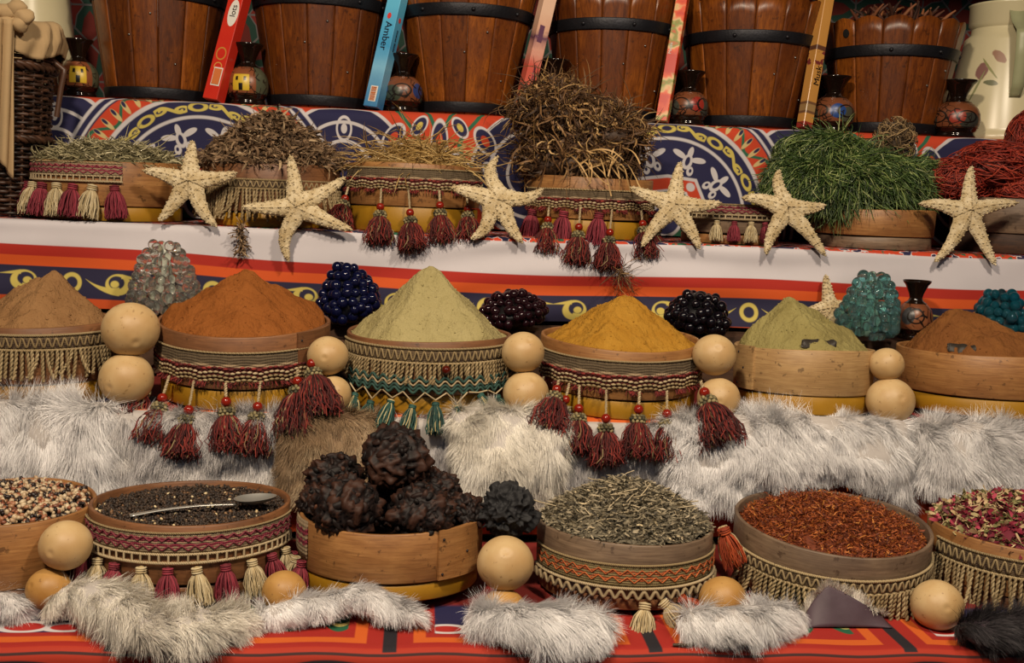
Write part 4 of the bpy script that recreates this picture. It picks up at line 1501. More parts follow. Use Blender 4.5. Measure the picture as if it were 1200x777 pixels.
g = G()
bx, by, bz = sieve_xy(b6)
def rel(px, py, Y, t): return np.array(at(px, py, Y) - t.location)
lobe(g, rel(1015, 222, YB + .11, b6), (.135, .10, .078), 3000, .075, .0014, (.45, -.1, -1), 3)
lobe(g, rel(965, 186, YB + .17, b6), (.110, .09, .060), 2200, .065, .0013, (-.5, -.1, -.8), 5)
lobe(g, rel(935, 222, YB + .12, b6), (.078, .085, .070), 1500, .055, .0013, (-.6, -.2, -.8), 7)
lobe(g, rel(1075, 216, YB + .16, b6), (.060, .06, .060), 700, .05, .0012, (.8, -.1, -.6), 9)
content('dried_grass', 'glossy green dried grass heaped in bundles', 'dried grass', b6, g, MAT['grass_green'])

# curled resurrection plant on top of the grass
p = at(1048, 166, YB + .17)
g = G()
V, Fq = ico(3); g.add(V * .030, Fq, rnd=.0)
n = 200
S = norm(rng.normal(size=(n, 3)))
S[:, 2] *= .8
P = grow(S * .034, np.cross(S, norm(rng.normal(size=(n, 3)))) + S * .5, .06, 8, .55, .0)
P = np.stack([norm(P[:, k]) * (.034 + .016 * math.sin(k / 7 * PI)) for k in range(8)], 1)
V, Fq, rn = tubes(P, np.linspace(1, .4, 8) * .0013, 4); g.add(V, Fq, rnd=rn)
g.v = [v * np.array([1, 1, 1.12]) for v in g.v]
o = g.build('dried_plant_ball', MAT['jericho']); o.location = p
setp(o, 'curled brown dried plant ball on top of the green grass', 'dried plant')

# red raffia
g = G()
for k, (px, py, Y, rad, fl) in enumerate((((1165), 200, YB + .12, (.10, .09, .062), (.8, -.2, -.35)), (1120, 215, YB + .14, (.075, .08, .055), (-.8, -.2, -.5)), (1200, 226, YB + .08, (.07, .07, .05), (-.8, -.3, .2)), (1206, 165, YB + .17, (.045, .06, .07), (.1, -.2, -1)))):
    wrap(g, rel(px, py, Y, b7), rad, 620, .12, .0015, fl)
content('red_raffia', 'loose red raffia fibres heaped at the right edge', 'raffia', b7, g, MAT['raffia_red'])


# ------------------------------------------------------------------ tier A: barrels
def text_mesh(body, size, mat, extrude=.0003):
    cu = bpy.data.curves.new('lettering', 'FONT')
    cu.body = body; cu.size = size; cu.extrude = extrude
    cu.align_x = 'CENTER'; cu.align_y = 'CENTER'
    tmp = bpy.data.objects.new('lettering', cu)
    COL.objects.link(tmp)
    dg = bpy.context.evaluated_depsgraph_get()
    me = bpy.data.meshes.new_from_object(tmp.evaluated_get(dg))
    bpy.data.objects.remove(tmp, do_unlink=True)
    me.name = 'lettering'
    me.materials.clear(); me.materials.append(mat)
    return me


_stave = {}


def stave_mesh(N, r0, r1, H, scal):
    key = (N, round(r0, 4), round(r1, 4), round(H, 4))
    if key in _stave: return _stave[key]
    n, m = 9, 9
    a = PI / N * .985
    p = a * np.sign(np.linspace(-1, 1, n)) * np.abs(np.linspace(-1, 1, n)) ** .45
    ztop = H + scal * np.cos(p / a * PI / 2) ** .7
    f = np.linspace(0, 1, m)
    Z = f[:, None] * ztop[None]
    rad = (r0 + (r1 - r0) * f)[:, None] - .0016 * (np.abs(p / a)[None] ** 20) - (1 - np.cos(p))[None] * 0
    O = np.stack([rad * np.sin(p), -rad * np.cos(p), Z], -1)
    ri = rad - .014
    I = np.stack([ri * np.sin(p), -ri * np.cos(p), Z], -1)
    me = mesh('stave', *slab(O, I), True)
    me.materials.append(MAT['stave'])
    _stave[key] = me
    return me


def barrel(label, cx, by, base_px, top_px, H, hoop_z, Yf, N=15, rivets=True, rot=0.0):
    c = at(cx, by, Yf)
    dep = (c - EYE).dot(CAMROT @ Vector((0, 0, -1)))
    r0 = base_px / 2 / F_PX * dep * 1.03
    r1h = top_px / 2 / F_PX * dep * 1.05          # radius at the upper hoop
    r1 = r0 + (r1h - r0) * H / hoop_z
    d = ray(cx, by)
    t = thing('wooden_barrel', label, 'barrel', (d.x / d.y * (Yf + r0 + .01), Yf + r0 + .01, Z_A + .002), (0, 0, rot), 'varnished wooden barrels along the top shelf')
    me = stave_mesh(N, r0, r1, H, .014)
    for k in range(N):
        link('stave', me, None, t, rot=(0, 0, 2 * PI * k / N))
    V, Fq = revolve([(.0005, .02), (r0 - .012, .02), (r0 - .012, .03), (.0005, .03)], 32)
    link('bottom_board', mesh('bottom_board', V, Fq), MAT['dark_wood'], t)
    for z0, hh in ((.004, .024), (hoop_z - .012, .026)):
        ra = r0 + (r1 - r0) * z0 / H; rb = r0 + (r1 - r0) * (z0 + hh) / H
        prof = [(ra - .003, z0), (ra + .0026, z0), (ra + .0032, z0 + .002), (rb + .0032, z0 + hh - .002), (rb + .0026, z0 + hh), (rb - .003, z0 + hh), (ra - .003, z0)]
        hp = link('metal_hoop', mesh('metal_hoop', *revolve(prof, 64)), MAT['iron'], t)
        if z0 > .05:
            for a in np.radians([-52, -8, 33, 64]):
                rr = (ra + rb) / 2 + .003
                link('rivet', mesh('rivet', ico(2)[0] * .005, ico(2)[1]), MAT['iron'], hp, (rr * math.sin(a), -rr * math.cos(a), z0 + hh / 2))
    for a, z in ((-.25, .6), (.5, .35), (.1, .8)):
        rr = r0 + (r1 - r0) * z * hoop_z / H
        link('nail_head', mesh('nail_head', ico(1)[0] * .003, ico(1)[1]), MAT['rivet'], t, (rr * math.sin(a), -rr * math.cos(a), z * hoop_z))
    return t, r0, r1


YA = E_A + .028
bar = [('varnished wooden barrel at the left, beside the wicker hamper', 187, 113, 118, 150, .285, .232),
       ('varnished wooden barrel between the red and the blue incense boxes', 374, 122, 116, 152, .285, .236),
       ('varnished wooden barrel between the blue and the pink incense boxes', 543, 130, 108, 152, .285, .228),
       ('varnished wooden barrel between the pink and the red-and-cream incense boxes', 712, 138, 116, 146, .285, .216),
       ('varnished wooden barrel between the red-and-cream and the tan incense boxes', 872, 146, 116, 150, .285, .206),
       ('varnished wooden barrel with dried bark, next to the white milk can', 1036, 157, 116, 146, .258, .192)]
barrels = [barrel(l, cx, by, bw, tw, H, hz, YA, rot=.1 * i) for i, (l, cx, by, bw, tw, H, hz) in enumerate(bar)]
bt, br0, br1 = barrels[5]
link('carry_hole', mesh('carry_hole', ico(3)[0] * np.array([.011, .004, .013]), ico(3)[1]), plain('hole_black', '#050302', None, rough=1.0), bt, ((br1 * .955) * math.sin(-1.62), -(br1 * .955) * math.cos(-1.62), .238), (0, 0, -1.62))
for k, (t, r0, r1) in enumerate(barrels):
    if k != 5: continue          # the other barrels' mouths are above the frame
    H = bar[k][5]
    n = 90
    a = rng.random(n) * 2 * PI; q = np.sqrt(rng.random(n)) * (r1 - .072)
    root = np.stack([q * np.cos(a), q * np.sin(a), np.full(n, H - .018)], -1)
    aa = rng.random(n) * 2 * PI
    P = grow(root, np.stack([np.cos(aa), np.sin(aa), 1.2 + rng.random(n)], -1), .085, 5, .25, .15)
    V, Fq, rn = tubes(P, np.array([.8, 1, 1, 1, .5]) * .0045, 5)
    g = G().add(V, Fq, rnd=rn)
    V, Fq = revolve([(.0005, H + .01), (r1 * .84, H - .035), (r1 * .80, H - .075), (.0005, H - .08)], 32)
    g.add(V, Fq, rnd=.1)
    content('dried_bark', 'dried bark and roots filling the ' + bar[k][0].replace('varnished wooden ', ''), 'dried bark', t, g, MAT['bark'])


# ------------------------------------------------------------------ vases
def vase(label, px, base_y, hpx, wpx, Y, zs, bandmat, seed=0, rot=0.0):
    c = at(px, base_y, Y)
    dep = (c - EYE).dot(CAMROT @ Vector((0, 0, -1)))
    s = (hpx / F_PX * dep) / .138
    R = .044
    d = ray(px, base_y)
    t = thing('clay_vase', label, 'vase', (d.x / d.y * Y, Y, zs + .001), (0, 0, rot), 'small painted clay vases')
    sx = (wpx / 2 / F_PX * dep) / R
    body = [(.040, .022), (.0432, .032), (R, .044), (.0428, .058), (.0385, .070), (.0315, .079), (.0235, .086)]
    foot = [(.0005, 0), (.036, 0), (.038, .003), (.0365, .008), (.035, .012), (.038, .017), (.040, .022)]
    neck = [(.0235, .086), (.0172, .091), (.0150, .097), (.0155, .104), (.0190, .114), (.0255, .126), (.0325, .134), (.0335, .138), (.033, .1385), (.027, .128), (.018, .108), (.0145, .095), (.0145, .06), (.0005, .05)]
    def fine(p):
        p = np.array(p, float); u = np.arange(len(p)); k = np.linspace(0, len(p) - 1, (len(p) - 1) * 3 + 1)
        return np.stack([np.interp(k, u, p[:, 0]) , np.interp(k, u, p[:, 1])], 1)
    for nm, prof, mt in (('foot', foot, 'glaze'), ('painted_body', body, bandmat), ('neck', neck, 'glaze')):
        V, Fq = revolve(prof, 40)
        V = V * np.array([sx, sx, s])
        o = link(nm, mesh(nm, V, Fq), MAT[mt], t)
    for z in (.024, .085):
        rr = .0408 if z < .05 else .0248
        V, Fq = revolve([(rr * sx + .0012 * math.cos(a), z * s + .0012 * math.sin(a)) for a in np.linspace(0, 2 * PI, 7)], 40)
        link('glaze_line', mesh('glaze_line', V, Fq), MAT['glaze'], t)
    return t


vm = [('v1', '#28386a', '#343c30'), ('v2', '#3a5a40', '#2c3c5a'), ('v3', '#8c2a20', '#3a3e38'), ('v4', '#22407c', '#44463a'), ('v5', '#8a3020', '#34342e'), ('v6', '#3a3a3c', '#7c4c30')]
for i, (k, a, b) in enumerate(vm): MAT[k] = vasemat('painted_clay_' + k, i, a, b)
MAT['v_h1'] = housemat('painted_house_a', .28); MAT['v_h2'] = housemat('painted_house_b', -.18)
YV = E_A + .060
vase('clay vase with a yellow painted house, left of the first barrel', 92, 108, 66, 46, YV, Z_A, 'v_h1')
vase('clay vase with a yellow painted house, right of the red incense box', 290, 117, 70, 48, YV, Z_A, 'v_h2')
vase('clay vase with blue and green patches beside the blue incense box', 471, 124, 66, 48, YV, Z_A, 'v1')
vase('clay vase half hidden by the top of the twig heap', 648, 132, 68, 46, YV, Z_A, 'v2')
vase('clay vase with red patches beside the red-and-cream incense box', 806, 141, 62, 46, YV, Z_A, 'v3')
vase('clay vase with a bright blue patch beside the tan incense box', 974, 152, 64, 50, YV, Z_A, 'v4')
vase('clay vase in front of the white milk can', 1119, 162, 66, 52, YV, Z_A, 'v5')
vase('clay vase behind the brown powder on the spice tier', 1069, 398, 68, 42, YG, Z_L, 'v6')

# ------------------------------------------------------------------ incense boxes
def boxprint(name, kind):
    m = newmat(name)
    x, y, z = geo_z()
    if kind == 'red':
        col = mixc(noise(30), C('#b8241a'), C('#c83422'))
        w = hyp((z - .105) * 1.0, x * 1.2); col = mixc(band(w, .012, .015, .001), col, C('#b8843c'))
        col = mixc(band(hyp(z - .075, x), .008, .010, .001), col, C('#c89a4c'))
    elif kind == 'blue':
        col = ramp(z * 4.0 + noise(20) * .25 - .1, [(0, '#2a6aa0'), (.4, '#7ab4d4'), (.6, '#3f94c4'), (1, '#5fb4d8')])
    elif kind == 'pink':
        col = ramp(z * 4.0 + noise(25) * .25 - .12, [(0, '#c06a50'), (.45, '#c4574a'), (.62, '#d09a88'), (.74, '#5c3a54'), (.82, '#cda088'), (1, '#d8b49c')])
    elif kind == 'redcream':
        col = ramp(noise(26, coord(), 2), [(.35, '#c03020'), (.46, '#d8542c'), (.52, '#d8b07c'), (.58, '#7c8a3c'), (.66, '#c8402c')])
        col = mixc(band(z, .11, .16, .01), col, C('#b82818'))
    else:
        col = mixc(noise(50, mapped(coord(), (1, 1, .1))), C('#c08c48'), C('#b07c3a'))
        col = mixc(band(z, .034, .062, .002), col, C('#6c4c34')); col = mixc(band(z, .040, .056, .002), col, C('#94764c'))
        col = mixc(below(z, .014, .002), col, C('#8c2c24')); col = mixc(band(z, .185, .196, .002), col, C('#5c3a2a'))
        col = mixc(below(noise(55, coord(), 2), .40, .03) * band(z, .15, .185, .004), col, C('#6c2c2c'))
    return finish(m, col, .3)


def incense(label, kind, b, tpx, w, turn, Yb=E_A + .016, Yt=E_A + .055, L=.32, prints=()):
    p0 = at(b[0], b[1], Yb); p0.z = Z_A + .004
    p1 = at(tpx[0], tpx[1], Yt)
    ax = (p1 - p0).normalized()
    xx = Vector((1, 0, 0)); xx = (xx - ax * xx.dot(ax)).normalized(); yy = ax.cross(xx)
    R = Matrix((xx, yy, ax)).transposed() @ Matrix.Rotation(turn, 3, 'Z')
    t = thing('incense_box', label, 'incense box', p0, R.to_euler(), 'long incense boxes leaning between the barrels')
    MAT['ib_' + kind] = boxprint('incense_print_' + kind, kind)
    o = bevel(link('carton', mesh('carton', *box(w, w, L, (0, 0, L / 2)), False), MAT['ib_' + kind], t), .0012, 1)
    for nm, (face, z, off, size, what, mt) in prints:
        # face 'f' = front (-y), 's' = right side (+x)
        if isinstance(what, str):
            me = text_mesh(what, size, MAT[mt])
        else:
            me = what; 
        rot = (PI / 2, 0, 0) if face[0] == 'f' else (PI / 2, 0, PI / 2)
        q = Matrix.Rotation(rot[2], 3, 'Z') @ Matrix.Rotation(rot[0], 3, 'X') @ Matrix.Rotation({'u': PI / 2, 'd': -PI / 2, '0': 0}[face[1]], 3, 'Z')
        ex = .0011 if nm in ('lettering', 'picture', 'barcode') else .0002
        loc = (off, -w / 2 - ex, z) if face[0] == 'f' else (w / 2 + ex, off, z)
        link(nm, me, MAT[mt], o, loc, q.to_euler())
    return t


for nm, c in (('ink_dark', '#14142a'), ('ink_white', '#d8d4cc'), ('ink_red', '#c83a34'), ('ink_black', '#120c08'), ('ink_blue', '#244a94'), ('ink_orange', '#c8703c'), ('ink_violet', '#5a3450')):
    MAT[nm] = plain(nm, c, None, rough=.4)


def disc(rx, ry, n=28, th=.0004):
    a = np.arange(n) * 2 * PI / n
    V = np.concatenate([np.stack([rx * np.cos(a), ry * np.sin(a), np.full(n, z)], -1) for z in (0, th)] + [np.array([[0, 0, th]])])
    Fq = gridfaces(2, n, True)
    Ft = np.stack([n + np.arange(n), n + (np.arange(n) + 1) % n, np.full(n, 2 * n)], -1)
    return mesh('print', V, [Ft, Fq], False)


def rect(w, h, th=.0004): return mesh('print', *box(w, h, th, (0, 0, th / 2)), False)


def barcode(w, h):
    g = G()
    x = -h / 2
    rs = np.random.default_rng(4)
    while x < h / 2:
        b = rs.choice([.0006, .001, .0015]); g.add(*box(w, b, .0003, (0, x, .0007))); x += b + rs.choice([.0007, .0012])
    return g.mesh('bars', False)


incense('red incense box with a white oval label', 'red', (250, 117), (281, 0), .036, math.radians(-18), prints=(
    ('white_oval', ('f0', .200, .004, 0, disc(.0125, .031), 'ink_white')), ('lettering', ('fu', .205, .004, .019, 'lots', 'ink_black')),
    ('picture_frame', ('f0', .052, .004, 0, rect(.022, .042), 'ink_white')), ('picture', ('f0', .052, .004, 0, rect(.018, .036, .0007), 'ink_orange'))))
incense('blue incense box lettered Amber', 'blue', (437, 124), (466, 0), .034, math.radians(-24), prints=(
    ('lettering', ('fd', .165, .001, .024, 'Amber', 'ink_dark')), ('lettering', ('sd', .160, .0, .009, 'Incense Sticks', 'ink_dark')),
    ('red_seal', ('f0', .212, -.002, 0, disc(.005, .007), 'ink_red')), ('red_seal', ('s0', .208, .0, 0, disc(.005, .006), 'ink_red')),
    ('barcode_patch', ('f0', .030, .002, 0, rect(.018, .036), 'ink_white')), ('barcode', ('f0', .030, .002, 0, barcode(.013, .030), 'ink_orange'))))
incense('pink incense box left of the half-hidden vase', 'pink', (610, 131), (642, 0), .031, math.radians(20), prints=(
    ('violet_print', ('f0', .190, -.004, 0, rect(.012, .040), 'ink_violet')), ('lettering', ('fu', .100, .000, .012, 'incense', 'ink_violet'))))
incense('red-and-cream printed incense box right of the fourth barrel', 'redcream', (776, 141), (800, 0), .027, math.radians(-24), prints=(
    ('lettering', ('fu', .170, -.006, .010, 'Masala', 'ink_white')),))
incense('tan incense box lettered Musk', 'tan', (942, 152), (968, 0), .027, math.radians(20), prints=(
    ('lettering', ('fu', .125, .002, .022, 'Musk', 'ink_black')),))


# ------------------------------------------------------------------ milk cans
def enamelmat(name, spots):
    m = newmat(name)
    x, y, z = geo_z()
    th = M('ARCTAN2', x, -y)
    col = mixc(noise(10), C('#d0c6a4'), C('#c2b894'))
    for (a, zz, ra, rz, sl, c) in spots:
        da = th - a; dz = z - zz
        q = hyp((da + dz * sl) * (1 / ra), dz * (1 / rz))
        ed = noise(60, coord(), 2) * .6
        col = mixc(below(q + ed, 1.15, .15), col, C(c))
    return finish(m, col, .3)


MAT['enamel'] = enamelmat('enamel_flowers', [(-.62, .205, .14, .020, 6, '#94705c'), (-.95, .17, .15, .024, 0, '#84605a'), (-.80, .178, .035, .032, 7, '#8a8a5c'), (-.72, .140, .16, .008, 6, '#6a6c50'), (-1.0, .13, .03, .045, -3, '#8a8a64')])
MAT['enamel_left'] = enamelmat('enamel_flowers_left', [(.52, .262, .20, .018, 0, '#b0583c'), (.30, .28, .14, .016, 0, '#c07a4c'), (.72, .245, .20, .007, 2, '#4c5c3c'), (.45, .245, .15, .006, -2, '#5c6a48')])
MAT['strap'] = plain('strap_green', '#a3a582', '#8c8f6c', 14, .4)


def milk_can(label, px, base_y, Y, r0, r1, H, mat, strap_phi=None):
    d = ray(px, base_y)
    t = thing('milk_can', label, 'milk can', (d.x / d.y * Y, Y, Z_A + .002), (0, 0, 0))
    prof = [(.0005, 0), (r0 + .003, 0), (r0 + .005, .004), (r0 + .005, .014), (r0, .020), (r0 - .001, .03), (r1 + (r0 - r1) * .05, H * .93), (r1, H * .96), (r1 - .012, H), (r1 - .014, H + .02)]
    link('body', mesh('body', *revolve(prof, 64)), MAT[mat], t)
    z = H + .02; q = r1 - .014
    rim = [(q, z - .006), (q + .008, z + .004), (q + .009, z + .05), (q + .012, z + .054), (q + .006, z + .056), (q + .002, z + .05), (q - .004, z)]
    link('collar', mesh('collar', *revolve(rim, 64)), MAT[mat], t)
    if strap_phi is not None:
        ph = math.radians(strap_phi)
        pts = [(r0 + (r1 - r0) * (.105 / H) * 1.0 + .003, .105), (r0 + .004, .13), (r0 + .012, .165), (r0 + .020, .21), (r0 + .018, .26), (r1 + .014, H + .02), (r1 - .01, H + .05), (r1 - .02, H + .055)]
        pts = resample(pts, .01)
        n = len(pts)
        w = np.linspace(.013, .022, n)
        def side(off):
            return np.stack([np.stack([(pts[:, 0] + off) * math.sin(ph) + sgn * w * math.cos(ph), -(pts[:, 0] + off) * math.cos(ph) + sgn * w * math.sin(ph), pts[:, 1]], -1) for sgn in (-1, 0, 1)], 1)
        st = link('strap_handle', mesh('strap_handle', *slab(side(.0025), side(0)), True), MAT['strap'], t)
        for z_, rr in ((.112, pts[0, 0] + .004),):
            for sgn in (-.006, .006):
                link('rivet', mesh('rivet', ico(2)[0] * .0035, ico(2)[1]), MAT['strap'], st, (rr * math.sin(ph) + sgn * math.cos(ph), -rr * math.cos(ph) + sgn * math.sin(ph), z_))
        # seam and spout stud
    return t


milk_can('white enamel milk can with brown flowers at the right', 1168, 166, E_A + .20, .142, .098, .268, 'enamel', -15)
milk_can('white enamel milk can behind the wicker hamper', 30, 108, E_A + .20, .122, .096, .300, 'enamel_left')

# ------------------------------------------------------------------ wicker hamper with linen lining
YH = E_B + .165
wc = at(-12, 255, YH)
ham = thing('wicker_hamper', 'dark wicker hamper with a beige linen lining at the left edge', 'hamper', (wc.x, YH, Z_B + .002))
HH, hr0, hr1 = .375, .104, .128
g = G()
ns = 30
for k in range(ns):
    a = 2 * PI * k / ns
    zz = np.linspace(0, HH, 10)
    rr = hr0 + (hr1 - hr0) * zz / HH
    V, Fq, rn = tubes(np.stack([rr * math.cos(a), rr * math.sin(a), zz], -1), .0032, 5); g.add(V, Fq, rnd=rn)
setp(g.build('stakes', MAT['wicker'], ham), kind='stuff')
g = G()
rows = 42
m = 180
a = np.linspace(0, 2 * PI, m)
for k in range(rows):
    z = .006 + (HH - .012) * k / rows
    R = hr0 + (hr1 - hr0) * z / HH
    rr = R + .0046 * np.sin(a * ns / 2 + (k % 2) * PI)
    V, Fq, rn = tubes(np.stack([rr * np.cos(a), rr * np.sin(a), z + 0 * a], -1), .0041, 5); g.add(V, Fq, rnd=rn)
for z in (.155, .300):
    R = hr0 + (hr1 - hr0) * z / HH + .006
    P = np.stack([R * np.cos(a), R * np.sin(a), z + 0 * a], -1)
    V, Fq, rn = twisted(P, .0085, .06, 5, 3); g.add(V, Fq, rnd=rn)
setp(g.build('weave', MAT['wicker'], ham), kind='stuff')
# linen folded over the rim: thick ruffled ring, a hanging flap and a knotted tie
na, nb = 140, 26
A_, B_ = np.meshgrid(np.linspace(0, 2 * PI, na), np.linspace(0, 1, nb), indexing='ij')
lin_prof = resample([(hr1 - .012, HH - .05), (hr1 - .008, HH + .006), (hr1 + .004, HH + .020), (hr1 + .020, HH + .010), (hr1 + .024, HH - .022), (hr1 + .014, HH - .052)], .006)
pr = np.stack([np.interp(np.linspace(0, 1, nb), np.linspace(0, 1, len(lin_prof)), lin_prof[:, k]) for k in (0, 1)], 1)
rr = pr[None, :, 0] + .006 * np.sin(A_ * 9 + 3 * np.sin(A_ * 5 + B_ * 2)) * B_ + .0022 * np.sin(A_ * 23 + B_ * 9 + 4 * np.sin(A_ * 3))
zz = pr[None, :, 1] + .010 * np.sin(A_ * 5 + 1) * B_
ln = link('linen_lining', mesh('linen_lining', np.stack([rr * np.cos(A_), rr * np.sin(A_), zz], -1), gridfaces(na, nb)), MAT['linen'], ham)
so = ln.modifiers.new('thickness', 'SOLIDIFY'); so.thickness = .003
u = np.linspace(-1, 1, 14); v = np.linspace(0, 1, 30)
U_, V_ = np.meshgrid(u, v)
phf = math.radians(34)
ang = phf + U_ * .095
rad = hr1 + .026 - .030 * V_ + .006 * np.sin(U_ * 5 + V_ * 3) + .012
fl = link('linen_flap', mesh('linen_flap', np.stack([rad * np.sin(ang), -rad * np.cos(ang), HH + .004 - V_ * (.285 + .02 * U_)], -1), gridfaces(30, 14)), MAT['linen'], ham)
so = fl.modifiers.new('thickness', 'SOLIDIFY'); so.thickness = .003
g = G()
for k in range(5):
    V, Fq = ico(3)
    V = V * (1 + .18 * wob(V, 2.4, k))[:, None] * np.array([.020, .014, .016]) + np.array([(hr1 + .03) * math.sin(.70) + .018 * math.cos(k * 1.3), -(hr1 + .03) * math.cos(.70), HH + .012 + .016 * math.sin(k * 1.3)])
    g.add(V, Fq)
g.build('linen_knot', MAT['linen'], ham)
aa = math.radians(88)
P = resample([((hr1 + .010) * math.sin(aa), -(hr1 + .01) * math.cos(aa), HH - .06), ((hr1 + .03) * math.sin(aa), -(hr1 + .03) * math.cos(aa), HH - .075), ((hr1 + .022) * math.sin(aa), -(hr1 + .022) * math.cos(aa), HH - .11), ((hr1 + .012) * math.sin(aa), -(hr1 + .012) * math.cos(aa), HH - .17)], .008)
V, Fq, rn = tubes(P, .006, 6)
G().add(V, Fq, rnd=rn).build('leather_toggle', MAT['wicker'], ham)


# ------------------------------------------------------------------ tier D
YD = E_D + .105
d1, s1, _ = sieve('brown sieve full of speckled beans at the left edge', 10, 700, 205, YD, Z_D, .118, .030, 'hoop', base='hoop_red')
d2, s2, _ = sieve('sieve of dark seeds with pink and cream tassels', 224, 706, 236, YD, Z_D, .108, .026, 'hoop_red', base='hoop_red', tilt=-3)
trim_pink(d2, s2, .098, -86, 86, (-70, -58, -44, -30, -14, 0, 14, 29, 44, 58, 72), .040, .95)
d3, s3, _ = sieve('plain amber sieve holding the dark dried fruit clumps', 456, 708, 222, YD, Z_D, .096, .026, 'hoop', base='yellow_hoop', tilt=-4, overlap=(30, 74))
band_mesh(d3, s3, .042, .096, -86, -58, MAT['trim_pink'])
for ph in (-80, -70, -60):
    tassel(d3, 'pink' if ph != -70 else 'cream', s3 + .006, .045, ph, 4, 6, .9)
d4, s4, _ = sieve('sieve of grey-green herb with an orange zigzag trim', 727, 716, 212, YD, Z_D, .094, .020, 'hoop_grey', base='hoop_red', tilt=-2)
d5, s5, _ = sieve('large grey sieve of rust-red dried petals with rope fringe', 964, 722, 232, YD, Z_D, .092, .018, 'hoop_grey', base='hoop_red', tilt=3.5)
trim_fringe(d5, s5, .058, -84, 84, .040, .020)
d6, s6, _ = sieve('rope-fringed sieve of dried rose petals at the right edge', 1188, 716, 218, YD + .01, Z_D, .094, .020, 'hoop', base='hoop_red')
trim_fringe(d6, s6, .078, -86, 60, .058, .026)
# herb sieve trim
band_mesh(d4, s4, .034, .066, -84, 86, MAT['trim_orange'])
edge_cord(d4, s4 + .003, .066, -84, 86, .0018, MAT['cord_tan'])
for z0 in (.046, .056):
    zigzag(d4, s4 + .0036, z0 - .004, z0 + .004, -80, 82, .020, .0010, MAT['cord_orange'])
edge_cord(d4, s4 + .004, .034, -84, 86, .0022, MAT['cord_cream'], 'edging_cord')
zigzag(d4, s4 + .006, .020, .030, -84, 86, .016, .0026, MAT['cord_cream'], 'loop_cord', True)
for ph, kd, sc_ in ((2, 'cream', 1.1), (10, 'cream', 1.0), (22, 'orange', .9), (76, 'orange', 1.2), (80, 'cream', 1.0)):
    o = tassel(d4, kd, s4 + .012, .024 if ph < 50 else .098, ph, (10, -40, -50, 0, 0)[(2, 10, 22, 76, 80).index(ph)], 22, sc_)


def pieces(n, R, z0, h, p, base, scale, cz=.003, rnd=None):
    rho, th = polar(n, R)
    T = np.stack([rho * np.cos(th), rho * np.sin(th), z0 + mound_z(rho, R, h, p) + rng.normal(size=n) * cz], -1)
    sc = np.asarray(scale) * (.75 + .5 * rng.random((n, 1)))
    return scatter(base, T, sc, None, rnd)


g = G(); g.add(*mound(d1, s1 - .006, .108, .020, 2), rnd=.85)
g.add(*(lambda v, f, r: (v, f))(*(q := pieces(2600, s1 - .010, .112, .020, 2, ico(1), (.0048, .0032, .0030)))), rnd=q[2])
content('speckled_beans', 'cream, brown and black speckled beans in the left sieve', 'beans', d1, g, MAT['bean'])
g = G(); g.add(*mound(d2, s2 - .006, .094, .006, 2, rough=.003), rnd=.2)
q = pieces(6500, s2 - .009, .097, .006, 2, ico(1), (.0030, .0021, .0020), .002); g.add(q[0], q[1], rnd=q[2])
content('dark_seeds', 'small dark brown seeds with pale specks under the spoon', 'seeds', d2, g, MAT['seed'])
g = G(); g.add(*mound(d4, s4 - .006, .094, .056, 1.5, rough=.004), rnd=.25)
P = heap_strands(8500, s4 - .008, .096, .058, 1.5, .010, .3, .05, .15, cz=.003, K=4)
V, Fq, rn = ribbons(P, np.array([.6, 1, 1, .4]) * .0024); g.add(V, Fq, rnd=rn)
P = heap_strands(40, s4 * .9, .100, .058, 1.5, .035, .1, .02, .2, K=4)
V, Fq, rn = tubes(P, .0009, 4, np.full(40, .97)); g.add(V, Fq, rnd=rn)
content('dried_herb', 'grey-green dried herb heaped in the orange zigzag sieve', 'dried herb', d4, g, MAT['herb'])
g = G(); g.add(*mound(d5, s5 - .006, .074, .036, 1.8, rough=.006), rnd=.2)
P = heap_strands(9000, s5 - .010, .077, .040, 1.8, .010, .6, .05, .2, cz=.004, K=5)
V, Fq, rn = ribbons(P, np.array([.6, 1, 1, 1, .3]) * .0015); g.add(V, Fq, rnd=rn)
content('dried_petals', 'rust-red shredded dried petals in the large grey sieve', 'dried petals', d5, g, MAT['safflower'])
g = G(); g.add(*mound(d6, s6 - .006, .086, .045, 1.8, rough=.005), rnd=.1)
P = heap_strands(2600, s6 - .008, .090, .045, 1.8, .013, .7, .05, .2, cz=.004, K=4)
V, Fq, rn = ribbons(P, np.array([.5, 1, 1, .5]) * .0058); g.add(V, Fq, rnd=rn)
P = heap_strands(500, s6 - .008, .090, .045, 1.8, .016, .2, .05, .2, cz=.004, K=4)
V, Fq, rn = tubes(P, .0009, 3, .6 + .4 * rng.random(500)); g.add(V, Fq, rnd=rn)
content('rose_petals', 'dried rose petals and stems in the right-hand sieve', 'dried petals', d6, g, MAT['rose'])

